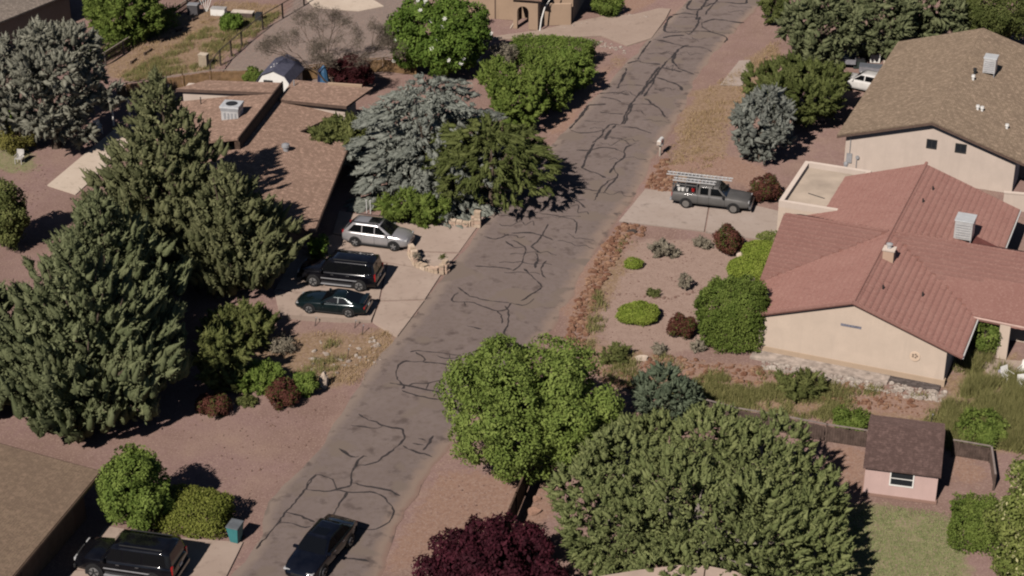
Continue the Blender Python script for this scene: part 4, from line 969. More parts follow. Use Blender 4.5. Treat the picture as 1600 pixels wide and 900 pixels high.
def box_hedge(name, label, cat, O, yaw, sx, sy, sz, mat, leaf=(.12, .08), dens=300, group=None, rough=.12, rnd=.25):
    """clipped hedge: rounded box of leaves round a woody core"""
    PSEED[0] += 1; r = np.random.default_rng(PSEED[0]); root = empty(name, (O[0], O[1], float(hz(O[0], O[1]))), label, cat, group)
    a = math.radians(yaw); R3 = np.array([[math.cos(a), math.sin(a), 0], [-math.sin(a), math.cos(a), 0], [0, 0, 1]])
    area = 2*(sx*sz+sy*sz)+sx*sy; k = int(area*dens)
    d = r.normal(size=(k, 3)); d[:, 2] = np.abs(d[:, 2])*np.where(r.uniform(size=k) < .36, -1, 1)
    d = unit(d/np.array([1/sx, 1/sy, 1/sz])**.0)
    e = 2/rnd if rnd > .01 else 20; e = min(e, 8)
    # superellipsoid surface
    q = d*np.array([1, 1, 1]); s = (np.sum(np.abs(q)**e, 1))**(-1/e); p = q*s[:, None]
    nr = unit(np.sign(p)*np.abs(p)**(e-1)/np.array([sx, sy, 2*sz]))
    lump = 1+rough*fbm(p[:, 0]*sx*1.1+O[0], p[:, 1]*sy*1.1+p[:, 2]*sz*1.6, 1.6)
    depth = np.where(r.uniform(size=k) < .7, r.uniform(.95, 1.03, k), r.uniform(.78, .96, k))
    p = p*np.array([sx/2, sy/2, sz*.5])*(lump*depth)[:, None]; p[:, 2] += sz*.5
    nn = unit(nr+.6*r.normal(size=p.shape)); dd = unit(r.normal(size=p.shape)+nr*.4); dd = unit(dd-nn*np.sum(dd*nn, -1, keepdims=True)*.8)
    keep = p[:, 2] > .02; arr = [p@R3, dd@R3, nn@R3, leaf[0]*r.uniform(.6, 1.3, k), leaf[1]*r.uniform(.7, 1.2, k), r.uniform(0, 1, k)*.5+.5*np.clip(.5+fbm(p[:, 0]*2, p[:, 1]*2+p[:, 2], 1.5), 0, 1), r.uniform(0, 1, k)]
    arr = [q[keep] for q in arr]
    put('crown', leaf_mesh('crown', *arr), mat, root)
    t = MB()
    for i in range(5): t.tube([(r.normal()*sx*.1, r.normal()*sy*.1, -.1), (r.normal()*sx*.2, r.normal()*sy*.2, sz*.75)], [.05, .015], 6)
    tm_ = t; V = np.array(tm_.V)@R3; me = raw_mesh('stem', V, F=tm_.F); put('stem', me, BARK, root)
    return root
def blades(name, polys, dens, hgt, width, mat, label=None, cat=None, parent=None, lean=.35, tuft=6, tr=.12, kind='stuff', clumpy=0.0, seed=1):
    r = np.random.default_rng(seed); ps = []
    for poly in polys:
        q = np.array([p[:2] for p in poly]); lo, hi = q.min(0), q.max(0); k = int(dens*np.prod(hi-lo)/tuft)
        p = r.uniform(lo, hi, (k, 2)); p = p[inpoly(p[:, 0], p[:, 1], poly)]
        if clumpy: p = p[fbm(p[:, 0], p[:, 1], 1.1) > clumpy-r.uniform(0, .5, len(p))]
        ps.append(p)
    p = np.concatenate(ps); p = np.repeat(p, tuft, 0)+r.normal(size=(len(p)*tuft, 2))*tr; k = len(p)
    h = hgt*r.uniform(.5, 1.25, k); a = r.uniform(0, 6.283, k); z = hz(p[:, 0], p[:, 1])
    d = unit(np.stack([np.cos(a)*lean*r.uniform(0, 1.6, k), np.sin(a)*lean*r.uniform(0, 1.6, k), np.ones(k)], 1)); b = r.uniform(0, 6.283, k)
    s = np.stack([np.cos(b), np.sin(b), np.zeros(k)], 1); w = (width*r.uniform(.6, 1.3, k))[:, None]
    c = p.mean(0); o = np.c_[p-c, z]
    V = np.empty((k, 3, 3), np.float32); V[:, 0] = o-s*w; V[:, 1] = o+s*w; V[:, 2] = o+d*h[:, None]
    me = raw_mesh(name, V.reshape(-1, 3), tris=np.arange(3*k, dtype=np.int32).reshape(-1, 3))
    for nm in ('v', 'w'):
        at = me.attributes.new(nm, 'FLOAT', 'POINT'); at.data.foreach_set('value', np.repeat(r.uniform(0, 1, k), 3).astype(np.float32))
    ob = put(name, me, mat, None, (c[0], c[1], 0)); tag(ob, label, cat, kind=kind); return ob

PINE = leafmat('pine_needles', (.075, .086, .038), (.155, .164, .080)); PINE2 = leafmat('cypress_foliage', (.075, .092, .042), (.155, .174, .088)); JUNB = leafmat('blue_juniper_foliage', (.115, .120, .090), (.23, .235, .185))
GREEN = leafmat('mulberry_leaves', (.084, .128, .024), (.185, .24, .060)); CEDAR = leafmat('blue_cedar_needles', (.12, .136, .115), (.225, .245, .21)); MESQ = leafmat('mesquite_leaves', (.045, .06, .014), (.118, .138, .045))
JUN = leafmat('juniper_foliage', (.085, .108, .037), (.178, .204, .082), (.22, .19, .15), .05); MAG = leafmat('magnolia_leaves', (.045, .085, .012), (.125, .19, .035)); PURPLE = leafmat('purple_leaves', (.018, .004, .007), (.060, .012, .020))
HEDGE = leafmat('hedge_leaves', (.065, .105, .018), (.15, .205, .045)); BRIGHT = leafmat('bright_shrub_leaves', (.11, .16, .02), (.22, .275, .05)); YEW = leafmat('arborvitae_leaves', (.06, .095, .016), (.13, .175, .038))
SPRUCE = leafmat('blue_spruce_needles', (.095, .108, .092), (.20, .215, .185)); SPRUCE2 = leafmat('green_spruce_needles', (.055, .078, .048), (.125, .155, .10)); REDB = leafmat('barberry_leaves', (.055, .02, .015), (.125, .05, .035), (.07, .085, .02), .35)
DRED = leafmat('plum_leaves', (.022, .006, .007), (.060, .014, .016)); OLIVE = leafmat('olive_leaves', (.055, .07, .02), (.135, .15, .05)); SAGE = leafmat('sage_leaves', (.15, .135, .10), (.24, .22, .165)); YELG = leafmat('yellow_green_leaves', (.10, .10, .022), (.20, .19, .055))
FLOW = leafmat('privet_leaves', (.085, .115, .025), (.18, .21, .06), (.42, .40, .20), .22); OLEA = leafmat('shrub_leaves', (.06, .095, .016), (.14, .185, .042)); HEDGEY = leafmat('variegated_hedge_leaves', (.08, .10, .016), (.17, .19, .042), (.28, .27, .10), .02)
DRY = leafmat('dry_grass', (.25, .17, .085), (.42, .32, .19)); GRASS = leafmat('weed_grass', (.115, .125, .04), (.25, .24, .10)); TWIG = leafmat('bare_twigs', (.085, .07, .055), (.15, .13, .10)); LAWN = leafmat('lawn_grass', (.15, .195, .075), (.29, .32, .15))
WHITEFL = plain('white_petals', (.75, .74, .68), .6, .2, .05)

# conifers on the left
CK = dict(cdens=1.3, K=26, leaf=(.20, .075), clump=.56, n=130, rise=.34, droop=.05, pexp=.74, aout=.5, aup=.9)
plant('pine_tree', 'tallest dark green conifer, pointed top left of the stepped brown roof', 'tree', (-21.9,3.0,6.2,6.9,6.9), PINE, 'bough', 'big conifers at the left', trunk=.3, **CK)
plant('pine_tree', 'broad conifer whose right side overlaps the parking driveway corner', 'tree', (-17.6,.2,5.1,4.4,4.4), PINE, 'bough', 'big conifers at the left', trunk=.28, **CK)
plant('cypress_tree', 'wide grey green conifer above the near left house roof', 'tree', (-23.4,-15.8,6.9,5.8,5.8), PINE2, 'bough', 'big conifers at the left', trunk=.3, **CK)
plant('cypress_tree', 'conifer cut by the left edge of the picture', 'tree', (-31.2,-14.2,5.8,5.4,5.4), PINE2, 'bough', 'big conifers at the left', trunk=.26, **CK)
plant('cypress_tree', 'lower conifer between the tallest conifer and the wide grey green one', 'tree', (-24.0,-6.6,5.7,5.0,5.0), PINE2, 'bough', 'big conifers at the left', trunk=.24, **CK)
plant('juniper_tree', 'large blue green juniper in the upper left corner', 'tree', (-33.62,22.25,4.87,4.87,5.27), JUNB, 'tufty', n=36, lr=.27, clump=.36, cdens=3.2, K=24, leaf=(.18, .065), trunk=.3)
plant('leafy_shrub', 'bright leafy shrub growing against the blue green juniper', 'shrub', (-35.46,26.71,0.77,1.09,3.29), MAG, clump=.3, K=60, leaf=(.2, .12), n=9, trunk=.05)
plant('leafy_shrub', 'low bright shrub under the juniper by the gravel', 'shrub', (-34.33,25.56,0.63,0.57,0.87), MAG, clump=.28, K=60, leaf=(.18, .11), n=8, trunk=.04)
plant('leafy_shrub', 'bright shrub at the left edge below the juniper', 'shrub', (-38.06,26.44,1.16,0.93,1.23), MAG, clump=.3, K=60, leaf=(.2, .12), n=9, trunk=.05)
plant('round_shrub', 'yellow green rounded shrub behind the white garden chairs', 'shrub', (-36.21,21.29,1.49,1.16,1.26), YELG, clump=.32, K=70, leaf=(.15, .08), n=12, trunk=.06)
plant('leafy_tree', 'green tree at the left edge beside the purple shadow', 'tree', (-33.07,5.22,1.75,2.24,2.54), OLIVE, clump=.42, K=70, n=14, trunk=.12)
plant('cypress_tree', 'upper left green tree behind the rail fence', 'tree', (-32.52,45.10,3.33,2.61,2.81), OLEA, 'tufty', clump=.42, K=70, n=16, leaf=(.24, .1), trunk=.2)
plant('yucca_shrub', 'olive bush behind the far edge of the stepped roof', 'shrub', (-12.40,18.23,2.28,1.50,2.50), OLIVE, 'tufty', clump=.4, K=70, n=12, leaf=(.24, .08), trunk=.08)
box_hedge('informal_hedge', 'green hedge running behind the upper left rail fence', 'hedge', (-32.02,44.71,0.00), 61, 10.5, 1.7, 1.5, OLEA, (.2, .1), 260, rough=.25)
# middle group
plant('magnolia_tree', 'bright green magnolia dotted with white flowers', 'tree', (-6.05,37.34,4.10,3.04,3.54), MAG, n=36, lr=.26, clump=.42, cdens=2.0, K=46, leaf=(.27, .15), trunk=.2)
plant('blue_cedar_tree', 'spreading blue grey cedar beside the stepped roof', 'tree', (-5.87,15.45,6.93,4.09,4.39), CEDAR, 'bough', n=44, clump=.50, cdens=2.2, K=32, leaf=(.22, .06), trunk=.32, rise=.22, droop=.36, aout=.9, aup=-.05, pexp=.30, base0=.9)
plant('mesquite_tree', 'dark green feathery tree hanging over the left road edge', 'tree', (-1.39,11.92,4.62,2.88,3.18), MESQ, 'weep', n=34, lr=.27, clump=.46, cdens=2.1, K=34, leaf=(.24, .06), trunk=.26)
plant('plum_tree', 'small dark red plum tree behind the stepped roof', 'tree', (-12.55,32.91,1.71,1.65,1.85), DRED, clump=.36, K=80, n=12, leaf=(.17, .1), trunk=.1)
plant('low_shrub', 'green shrub mass behind the silver car', 'shrub', (-6.45,9.07,2.67,1.20,1.20), OLEA, 'tufty', clump=.32, cdens=4, K=60, n=16, leaf=(.2, .07), trunk=.06, ry=1.3)
plant('low_shrub', 'small bright shrub at the corner of the dark house wall', 'shrub', (-12.62,4.12,0.75,0.80,0.90), MAG, clump=.28, K=60, n=8, leaf=(.18, .11), trunk=.04)
plant('hedge_mass', 'dark green bush nearest the feathery tree in the roadside hedge row', 'shrub', (0.57,25.59,2.30,2.30,2.30), OLEA, 'tufty', 'roadside hedge row', clump=.34, cdens=3, K=34, n=22, lr=.3, leaf=(.2, .09), trunk=.12)
plant('hedge_mass', 'shaded shrub between the magnolia and the roadside hedge row', 'shrub', (-0.90,31.63,1.69,1.81,1.81), OLEA, 'tufty', clump=.34, cdens=3, K=34, n=16, lr=.32, leaf=(.2, .09), trunk=.08)
plant('hedge_mass', 'middle dark green bush of the roadside hedge row', 'shrub', (2.25,29.16,2.35,2.24,2.24), OLEA, 'tufty', 'roadside hedge row', clump=.34, cdens=3, K=34, n=22, lr=.3, leaf=(.2, .09), trunk=.12)
plant('hedge_mass', 'far bush of the roadside hedge row under the bright clipped hedge', 'shrub', (4.27,33.18,2.31,1.96,1.96), HEDGE, 'tufty', 'roadside hedge row', clump=.36, K=56, n=20, lr=.3, leaf=(.2, .1), trunk=.1)
box_hedge('clipped_hedge', 'long bright clipped hedge in front of the arched porch', 'hedge', (3.26,39.82,0.00), -10, 6.6, 2.6, 2.0, HEDGE, (.15, .1), 330)
plant('grey_shrub', 'grey brown twiggy shrub left of the clipped hedge', 'shrub', (-0.78,38.07,1.35,1.11,1.21), SAGE, clump=.3, K=50, n=9, leaf=(.16, .06), trunk=.05)
plant('entrance_shrub', 'rounded green shrub at the top beside the side road', 'shrub', (8.30,51.86,1.35,0.96,1.01), OLEA, clump=.32, K=80, n=10, trunk=.06)
plant('porch_shrub', 'small dry shrub against the tan porch wall', 'shrub', (-2.87,48.85,0.72,0.72,0.77), SAGE, clump=.25, K=60, n=7, leaf=(.14, .08), trunk=.04)
plant('agave_shrub', 'tiny shrub in the red bed beside the arched porch', 'shrub', (4.85,50.44,0.39,0.39,0.39), OLIVE, clump=.18, K=40, n=5, leaf=(.13, .07), trunk=.0)
# right of the road
plant('blue_spruce_tree', 'dense blue grey spruce above the parked pickup', 'tree', (17.91,19.66,2.57,2.89,3.09), SPRUCE, 'tufty', n=24, lr=.32, clump=.32, cdens=3.8, K=24, leaf=(.16, .06), trunk=.18)
plant('leafy_tree', 'green leafy tree behind the blue grey spruce', 'tree', (21.50,27.25,4.16,1.87,2.67), MESQ, 'tufty', n=26, lr=.3, clump=.36, cdens=2.8, K=36, leaf=(.2, .08), trunk=.16)
for lb, t_ in (('leftmost grey green pine of the row at the top right', (25.10,38.96,3.42,3.42,3.62)), ('second grey green pine of the row at the top right', (29.90,40.70,3.35,3.46,3.66)), ('third pine of the row, behind the olive brown ridge', (35.02,43.78,3.51,3.39,3.59))):
    plant('pine_tree', lb, 'tree', t_, PINE2, 'tufty', 'row of pines at the top right', n=34, lr=.28, clump=.38, cdens=2.8, K=22, leaf=(.19, .07), trunk=.24)
plant('leafy_tree', 'bright green tree in the upper right corner', 'tree', (40.80,43.45,3.29,3.29,3.59), MESQ, n=18, clump=.46, K=70, trunk=.2)
plant('dark_shrub', 'dark shrub at the top where the right road edge leaves the view', 'shrub', (22.73,49.12,1.43,1.56,1.66), MESQ, 'tufty', clump=.36, K=60, n=10, trunk=.06)
G = 'rounded red green barberry bushes'
plant('barberry_bush', 'red green rounded bush on the near edge of the pickup driveway', 'shrub', (14.15,4.90,1.09,0.98,0.98), REDB, clump=.24, cdens=5, K=70, n=12, leaf=(.13, .07), trunk=.05, group=G)
plant('barberry_bush', 'red green rounded bush in front of the pickup nose', 'shrub', (17.43,12.98,1.15,0.93,0.93), REDB, clump=.24, cdens=5, K=70, n=12, leaf=(.13, .07), trunk=.05, group=G)
plant('barberry_bush', 'dark rounded bush in the gravel beside the tall arborvitae', 'shrub', (10.23,-6.54,0.88,0.68,0.68), REDB, clump=.22, cdens=6, K=70, n=12, leaf=(.12, .07), trunk=.05, group=G)
G = 'clipped green shrubs by the red tiled house'
box_hedge('clipped_shrub', 'light green oval shrub in the middle of the gravel garden', 'shrub', (7.69,-4.49,0.00), -10, 2.5, 2.2, .95, BRIGHT, (.10, .06), 700, G, .10, .9)
box_hedge('clipped_shrub', 'small light green shrub in the upper gravel garden', 'shrub', (7.83,2.68,0.00), -10, 1.15, 1.0, .55, BRIGHT, (.09, .05), 800, G, .12, .9)
box_hedge('clipped_shrub', 'bright green ball at the garage corner, nearer of two', 'shrub', (15.00,1.15,0.00), -20, 2.6, 2.4, 1.35, BRIGHT, (.11, .065), 600, G, .07, .85)
box_hedge('clipped_shrub', 'bright green ball at the garage corner, farther of two', 'shrub', (16.18,3.88,0.00), -20, 2.4, 2.0, 1.1, BRIGHT, (.11, .065), 600, G, .07, .85)
plant('pale_shrub', 'pale variegated shrub against the garage wall', 'shrub', (16.80,5.58,0.76,0.65,0.65), FLOW, clump=.2, cdens=7, K=50, n=9, leaf=(.12, .07), trunk=.04)
box_hedge('arborvitae', 'tall clipped dark green arborvitae at the red roof corner', 'shrub', (13.05,-7.37,0.00), -15, 3.8, 3.1, 3.9, YEW, (.14, .08), 480, None, .13, .5)
plant('sage_shrub', 'pale grey shrub between arborvitae and bright green ball', 'shrub', (14.60,-0.96,0.72,0.32,0.72), SAGE, clump=.2, cdens=7, K=50, n=8, leaf=(.13, .05), trunk=.03)
for lb, t_, mt in (('grey brush patch in the upper gravel garden', (10.00,4.39,1.08,0.49,0.49), SAGE), ('thin upright grey plant in the gravel garden', (10.83,-0.57,0.36,0.74,0.74), SAGE), ('grey shrub left of the dark rounded bush base', (8.67,-8.69,0.45,0.35,0.35), SAGE), ('dull green shrub between rocks and the near tree', (6.07,-9.44,1.05,0.47,0.47), OLIVE), ('small grey shrub at the foot of the arborvitae', (11.04,-8.31,0.45,0.35,0.35), SAGE), ('low green tuft beside the garden path', (8.81,-1.12,0.48,0.22,0.22), OLIVE), ('low tuft near the red green driveway bush', (12.63,5.72,0.67,0.30,0.30), SAGE)):
    plant('garden_plant', lb, 'plant', t_, mt, 'tufty', 'low plants in the gravel garden', clump=.18, cdens=7, K=34, n=8, leaf=(.15, .04), trunk=0, fill=.2)
plant('mulberry_tree', 'round bright green tree in the middle beside the road', 'tree', (0.76,-21.56,4.84,3.31,4.21), GREEN, n=64, lr=.22, clump=.38, cdens=2.3, K=42, leaf=(.19, .105), trunk=.28, fill=.8)
plant('small_spruce_tree', 'small blue green spruce between the round tree and the fence', 'tree', (8.45,-16.08,1.97,1.58,1.68), SPRUCE2, 'tufty', n=20, lr=.4, clump=.27, cdens=5, K=26, leaf=(.15, .055), trunk=.12)
plant('juniper_tree', 'huge grey green juniper at the bottom right of centre', 'tree', (9.14,-30.00,7.36,3.31,3.51), JUN, 'tufty', n=40, lr=.31, clump=.25, cdens=5.2, K=20, leaf=(.17, .065), fill=1.0, trunk=.45, bark=BARKG)
plant('purple_tree', 'dark purple leaved tree at the bottom edge', 'tree', (-0.96,-33.16,3.47,1.56,2.36), PURPLE, n=44, lr=.24, clump=.42, cdens=2.2, K=50, leaf=(.2, .12), trunk=.16)
plant('privet_tree', 'pale flowering tree at the lower right edge', 'tree', (24.05,-31.92,1.80,3.84,4.14), FLOW, n=20, lr=.36, clump=.36, cdens=2.6, K=50, leaf=(.2, .11), trunk=.14)
box_hedge('clipped_hedge', 'square clipped green hedge at the right end of the lawn', 'hedge', (23.02,-27.44,0.00), -12, 2.3, 2.9, 1.9, OLEA, (.13, .085), 420)
plant('vine_shrub', 'dark leafy shrub under the tiled porch eave', 'shrub', (27.77,-8.77,1.05,0.95,1.25), OLEA, clump=.3, K=60, n=10, leaf=(.16, .09), trunk=.06)
plant('round_shrub', 'green shrub right of the pink shed roof', 'shrub', (25.57,-18.01,1.53,0.69,0.69), OLEA, clump=.34, K=70, n=14, leaf=(.18, .1), trunk=.06)
plant('round_shrub', 'green shrub against the dark fence left of the pink shed', 'shrub', (18.64,-16.86,1.13,0.51,0.51), OLEA, clump=.28, K=60, n=10, leaf=(.17, .09), trunk=.05)
plant('round_shrub', 'low weedy shrub on the bank under the footing', 'shrub', (16.38,-13.29,1.45,0.65,0.65), OLIVE, 'tufty', clump=.3, K=50, n=12, leaf=(.2, .06), trunk=.04)
# lower left
plant('leafy_shrub', 'light green leafy shrub beside the near left roof corner', 'shrub', (-18.86,-26.63,1.75,2.32,2.52), HEDGE, n=20, lr=.36, clump=.34, cdens=3.6, K=70, leaf=(.17, .1), trunk=.08)
box_hedge('clipped_hedge', 'block shaped clipped hedge beside the teal bin', 'hedge', (-16.02,-26.33,0.00), -14, 3.7, 2.3, 1.75, HEDGEY, (.13, .09), 430, rnd=.33, rough=.07)
plant('olive_bush', 'loose olive green bush left of the green coupe', 'shrub', (-16.15,-7.24,2.36,1.17,1.27), OLIVE, 'tufty', n=18, clump=.32, cdens=3.4, K=34, leaf=(.2, .07), trunk=.08)
plant('olive_bush', 'narrow green bush in the shade right of the wide conifer', 'shrub', (-16.49,-13.27,1.44,2.12,2.22), OLIVE, 'tufty', n=16, clump=.32, cdens=3.4, K=34, leaf=(.2, .07), trunk=.08)
G = 'small bushes along the gravel edge'
plant('barberry_bush', 'reddish bush nearest the wide conifer on the gravel', 'shrub', (-16.63,-15.40,1.07,0.53,0.53), REDB, clump=.24, cdens=5, K=66, n=12, leaf=(.13, .07), trunk=.04, group=G)
plant('low_shrub', 'smallest green bush between the two reddish bushes', 'shrub', (-14.92,-14.42,0.50,0.23,0.23), OLIVE, clump=.2, cdens=6, K=50, n=8, leaf=(.13, .07), trunk=.03, group=G)
plant('barberry_bush', 'dark reddish bush left of the round green bush', 'shrub', (-12.88,-14.43,0.97,0.82,0.82), REDB, clump=.24, cdens=5, K=66, n=12, leaf=(.13, .07), trunk=.04, group=G)
plant('low_shrub', 'round green bush beside the pale standing stone', 'shrub', (-11.72,-13.46,0.76,0.71,0.71), HEDGE, clump=.24, cdens=5, K=70, n=10, leaf=(.14, .08), trunk=.04, group=G)
plant('low_shrub', 'spreading light green bush above the reddish bushes', 'shrub', (-14.37,-12.78,1.53,0.69,0.69), HEDGE, 'tufty', clump=.26, cdens=5, K=60, n=14, leaf=(.17, .06), trunk=.04, group=G)
plant('low_shrub', 'dry reddish brush on the straw bank below the coupe', 'shrub', (-13.70,-7.45,0.84,0.52,0.52), SAGE, clump=.24, cdens=4, K=36, n=9, leaf=(.16, .05), trunk=.03, fill=.2)
plant('garden_bush', 'round green bush in the fenced vegetable plot', 'shrub', (-24.13,47.97,1.04,0.73,0.73), MAG, clump=.28, cdens=5, K=70, n=10, leaf=(.17, .1), trunk=.05)
plant('garden_bush', 'green bush left of the white barn shaped shed', 'shrub', (-20.45,33.91,0.81,1.04,1.04), OLEA, clump=.28, K=60, n=9, leaf=(.17, .09), trunk=.05)
# white magnolia flowers
mg = [o for o in scene.objects if o.name == 'magnolia_tree'][0]; mc = [o for o in mg.children if o.name.startswith('crown')][0]
PSEED[0] += 1; rr_ = np.random.default_rng(12); co_ = np.empty(len(mc.data.vertices)*3, np.float32); mc.data.vertices.foreach_get('co', co_); co_ = co_.reshape(-1, 3)
face = co_[(co_[:, 1] < -.5) & (co_[:, 2] > 1.2)]
fm = MB()
for i in range(6):
    a = i*1.047; fm.add([(0, 0, 0), (.14*math.cos(a-.3), .14*math.sin(a-.3), .05), (.2*math.cos(a), .2*math.sin(a), .10), (.14*math.cos(a+.3), .14*math.sin(a+.3), .05)], [(0, 1, 2, 3)])
fme = raw_mesh('flower', fm.V, F=fm.F); fme.materials.append(WHITEFL)
for i in range(34):
    o = bpy.data.objects.new('flower', fme); link(o); o.parent = mg; p = face[rr_.integers(len(face))]; q = p-np.array([0, 0, 2.5]); q = q/np.linalg.norm(q)
    o.location = tuple(p+q*.12); o.rotation_euler = (rr_.uniform(.4, 1.1), 0, rr_.uniform(-1, 1))
# bare twiggy tree
def bare_tree(name, label, base, H_, spread, mat, leafm):
    r = np.random.default_rng(44); root = empty(name, (base[0], base[1], 0), label, 'tree'); t = MB(lambda V: V+ORG[root.name]); tips = []
    def grow(p, d, L, rad, depth):
        q = p+d*L; mid = p+d*L*.5+r.normal(size=3)*L*.05
        t.tube([tuple(p), tuple(mid), tuple(q)], [rad, rad*.8, rad*.6], 5 if depth > 1 else 7)
        if depth == 5: tips.append(q); return
        for _ in range(3 if depth in (0, 2, 3) else 2):
            nd = d+r.normal(size=3)*.42; nd[2] = abs(nd[2])*.8+.12; nd = nd/np.linalg.norm(nd)
            grow(q, nd, L*r.uniform(.62, .82), rad*.6, depth+1)
    for k in range(4):
        a = k*1.57+.4; d = np.array([math.cos(a)*.75, math.sin(a)*.6, .8]); grow(np.array([0, 0, 0.]), d/np.linalg.norm(d), H_*.30, .085, 0)
    t.build('trunk', mat, root)
    tp = np.array(tips); k = len(tp); A = unit(r.normal(size=(k, 3))+np.array([0, 0, .5]))
    put('crown', leaf_mesh('crown', *clump_leaves(r, tp, A, A, np.full(k, .6), np.full(k, .35), 34, (.24, .03), 'tuft')), leafm, root)
bare_tree('bare_tree', 'thin leafless grey tree in the back drive', (-14.17,34.50,0.00), 6.8, 1, BARK, TWIG)

# grasses and weeds: masses nobody could count
blades('dry_grass', [[(-13.98,-5.14),(-7.76,-5.31),(-6.90,-6.74),(-8.80,-12.18),(-11.00,-12.18),(-15.41,-9.22)],
[(15.48,33.80),(18.82,38.79),(22.56,45.66),(22.47,39.53),(16.56,27.16),(14.88,17.58),(11.73,15.36),(10.90,17.58),(11.55,21.99)],
[(7.59,7.31),(8.49,6.63),(6.45,-0.27),(5.12,-8.07),(3.95,-9.22),(5.24,-0.27)],
[(-32.99,37.77),(-29.61,50.55),(-25.85,55.72),(-19.92,53.97),(-23.78,38.79),(-30.76,35.48)]], 110, .26, .016, DRY, 'dry straw coloured grass on the banks and verges', 'grass', clumpy=.35, seed=3)
blades('weed_grass', [[(14.57,-9.98),(15.18,-11.09),(24.26,-13.75),(23.66,-18.35),(19.77,-16.70),(10.75,-15.01),(10.40,-10.72)],
[(3.96,-8.84),(7.59,-8.07),(11.21,-9.98),(10.45,-14.31),(5.87,-12.18)],
[(7.59,7.31),(8.49,6.63),(6.45,-0.27),(5.12,-8.07),(3.95,-9.22),(5.24,-0.27)],
[(-31.48,36.62),(-26.02,48.89),(-20.30,52.24),(-23.78,38.79),(-30.76,35.48)],
[(-15.50,-11.46),(-13.91,-9.22),(-9.37,-4.49),(-10.33,-11.46)],
[(11.10,-11.09),(24.26,-13.75),(23.66,-18.35),(19.77,-16.70),(10.75,-15.01)],
[(11.10,-11.09),(18.34,-12.18),(17.80,-15.69),(10.75,-15.01)]], 210, .38, .02, GRASS, 'patchy green weeds on the banks and in the plot', 'grass', clumpy=.3, seed=4)
blades('tall_grass', [[(25.33,-10.35),(27.81,-9.22),(29.35,-12.18),(29.08,-20.27),(26.29,-19.00),(23.53,-19.00)],
[(24.18,-15.01),(25.78,-9.98),(26.98,-9.60),(27.88,-12.18),(25.75,-18.35)],
[(24.58,-12.18),(29.52,-11.46),(27.68,-19.00),(23.53,-19.00)]], 620, .95, .022, GRASS, 'tall green grass right of the red tiled house', 'grass', lean=.5, clumpy=-.1, seed=5)
blades('lawn_grass', [[(17.64,-24.33),(19.73,-24.62),(22.88,-25.25),(21.90,-30.54),(21.19,-34.53),(10.30,-35.94),(13.98,-30.54)]], 420, .09, .018, LAWN, 'short worn lawn in front of the pink shed', 'lawn', clumpy=-.3, seed=6)

print('foliage triangles', TRIS[0])

# ------------------------------------------------------------------ vehicles
def paint(name, col, rough=.22, metal=.3, coat=.6):
    m, nt, b = nodes(name, rough, .5); b.inputs['Base Color'].default_value = (*col, 1); b.inputs['Metallic'].default_value = metal
    b.inputs['Coat Weight'].default_value = coat; b.inputs['Coat Roughness'].default_value = .06
    f = noise(nt, 2.0, 4); nt.links.new(mixc(nt, ramp(nt, f, .35, .7), tuple(c*.92 for c in col), tuple(min(1, c*1.08+.004) for c in col)), b.inputs['Base Color'])
    nt.links.new(ramp(nt, noise(nt, 6, 4), -.2, 1.4), b.inputs['Roughness']) if False else None
    return m
RUBBER = plain('tyre_rubber', (.018, .017, .017), .85, .2, .2); ALLOY = plain('alloy', (.42, .41, .40), .35, .5, .1, 5, .7); TRIM = plain('black_trim', (.02, .02, .021), .55, .35)
CARGLASS = nodes('car_glass', .05, .6)[0]; CARGLASS.node_tree.nodes['Principled BSDF'].inputs['Base Color'].default_value = (.005, .0055, .0065, 1)
TAILRED = plain('tail_red', (.30, .012, .012), .25, .5, .1); LAMP = plain('headlamp', (.42, .42, .42), .15, .6, .05); CHROME = plain('chrome', (.62, .62, .62), .2, .6, .05, 4, .9); PLATE = plain('plate', (.6, .6, .58), .5)
def loft(sections):
    """sections: list of (x, [(y,z) half section from bottom to top centre])"""
    V = []; F = []; m = len(sections[0][1])*2-1
    for x, hs in sections:
        full = [(-y, z) for y, z in hs]+[(y, z) for y, z in hs[::-1][1:]]
        V += [(x, y, z) for y, z in full]
    for i in range(len(sections)-1):
        for k in range(m-1): F.append((i*m+k, (i+1)*m+k, (i+1)*m+k+1, i*m+k+1))
        F.append((i*m+m-1, (i+1)*m+m-1, (i+1)*m, i*m))
    F.append(tuple(range(m))); F.append(tuple(range((len(sections)-1)*m+m-1, (len(sections)-1)*m-1, -1)))
    return V, F
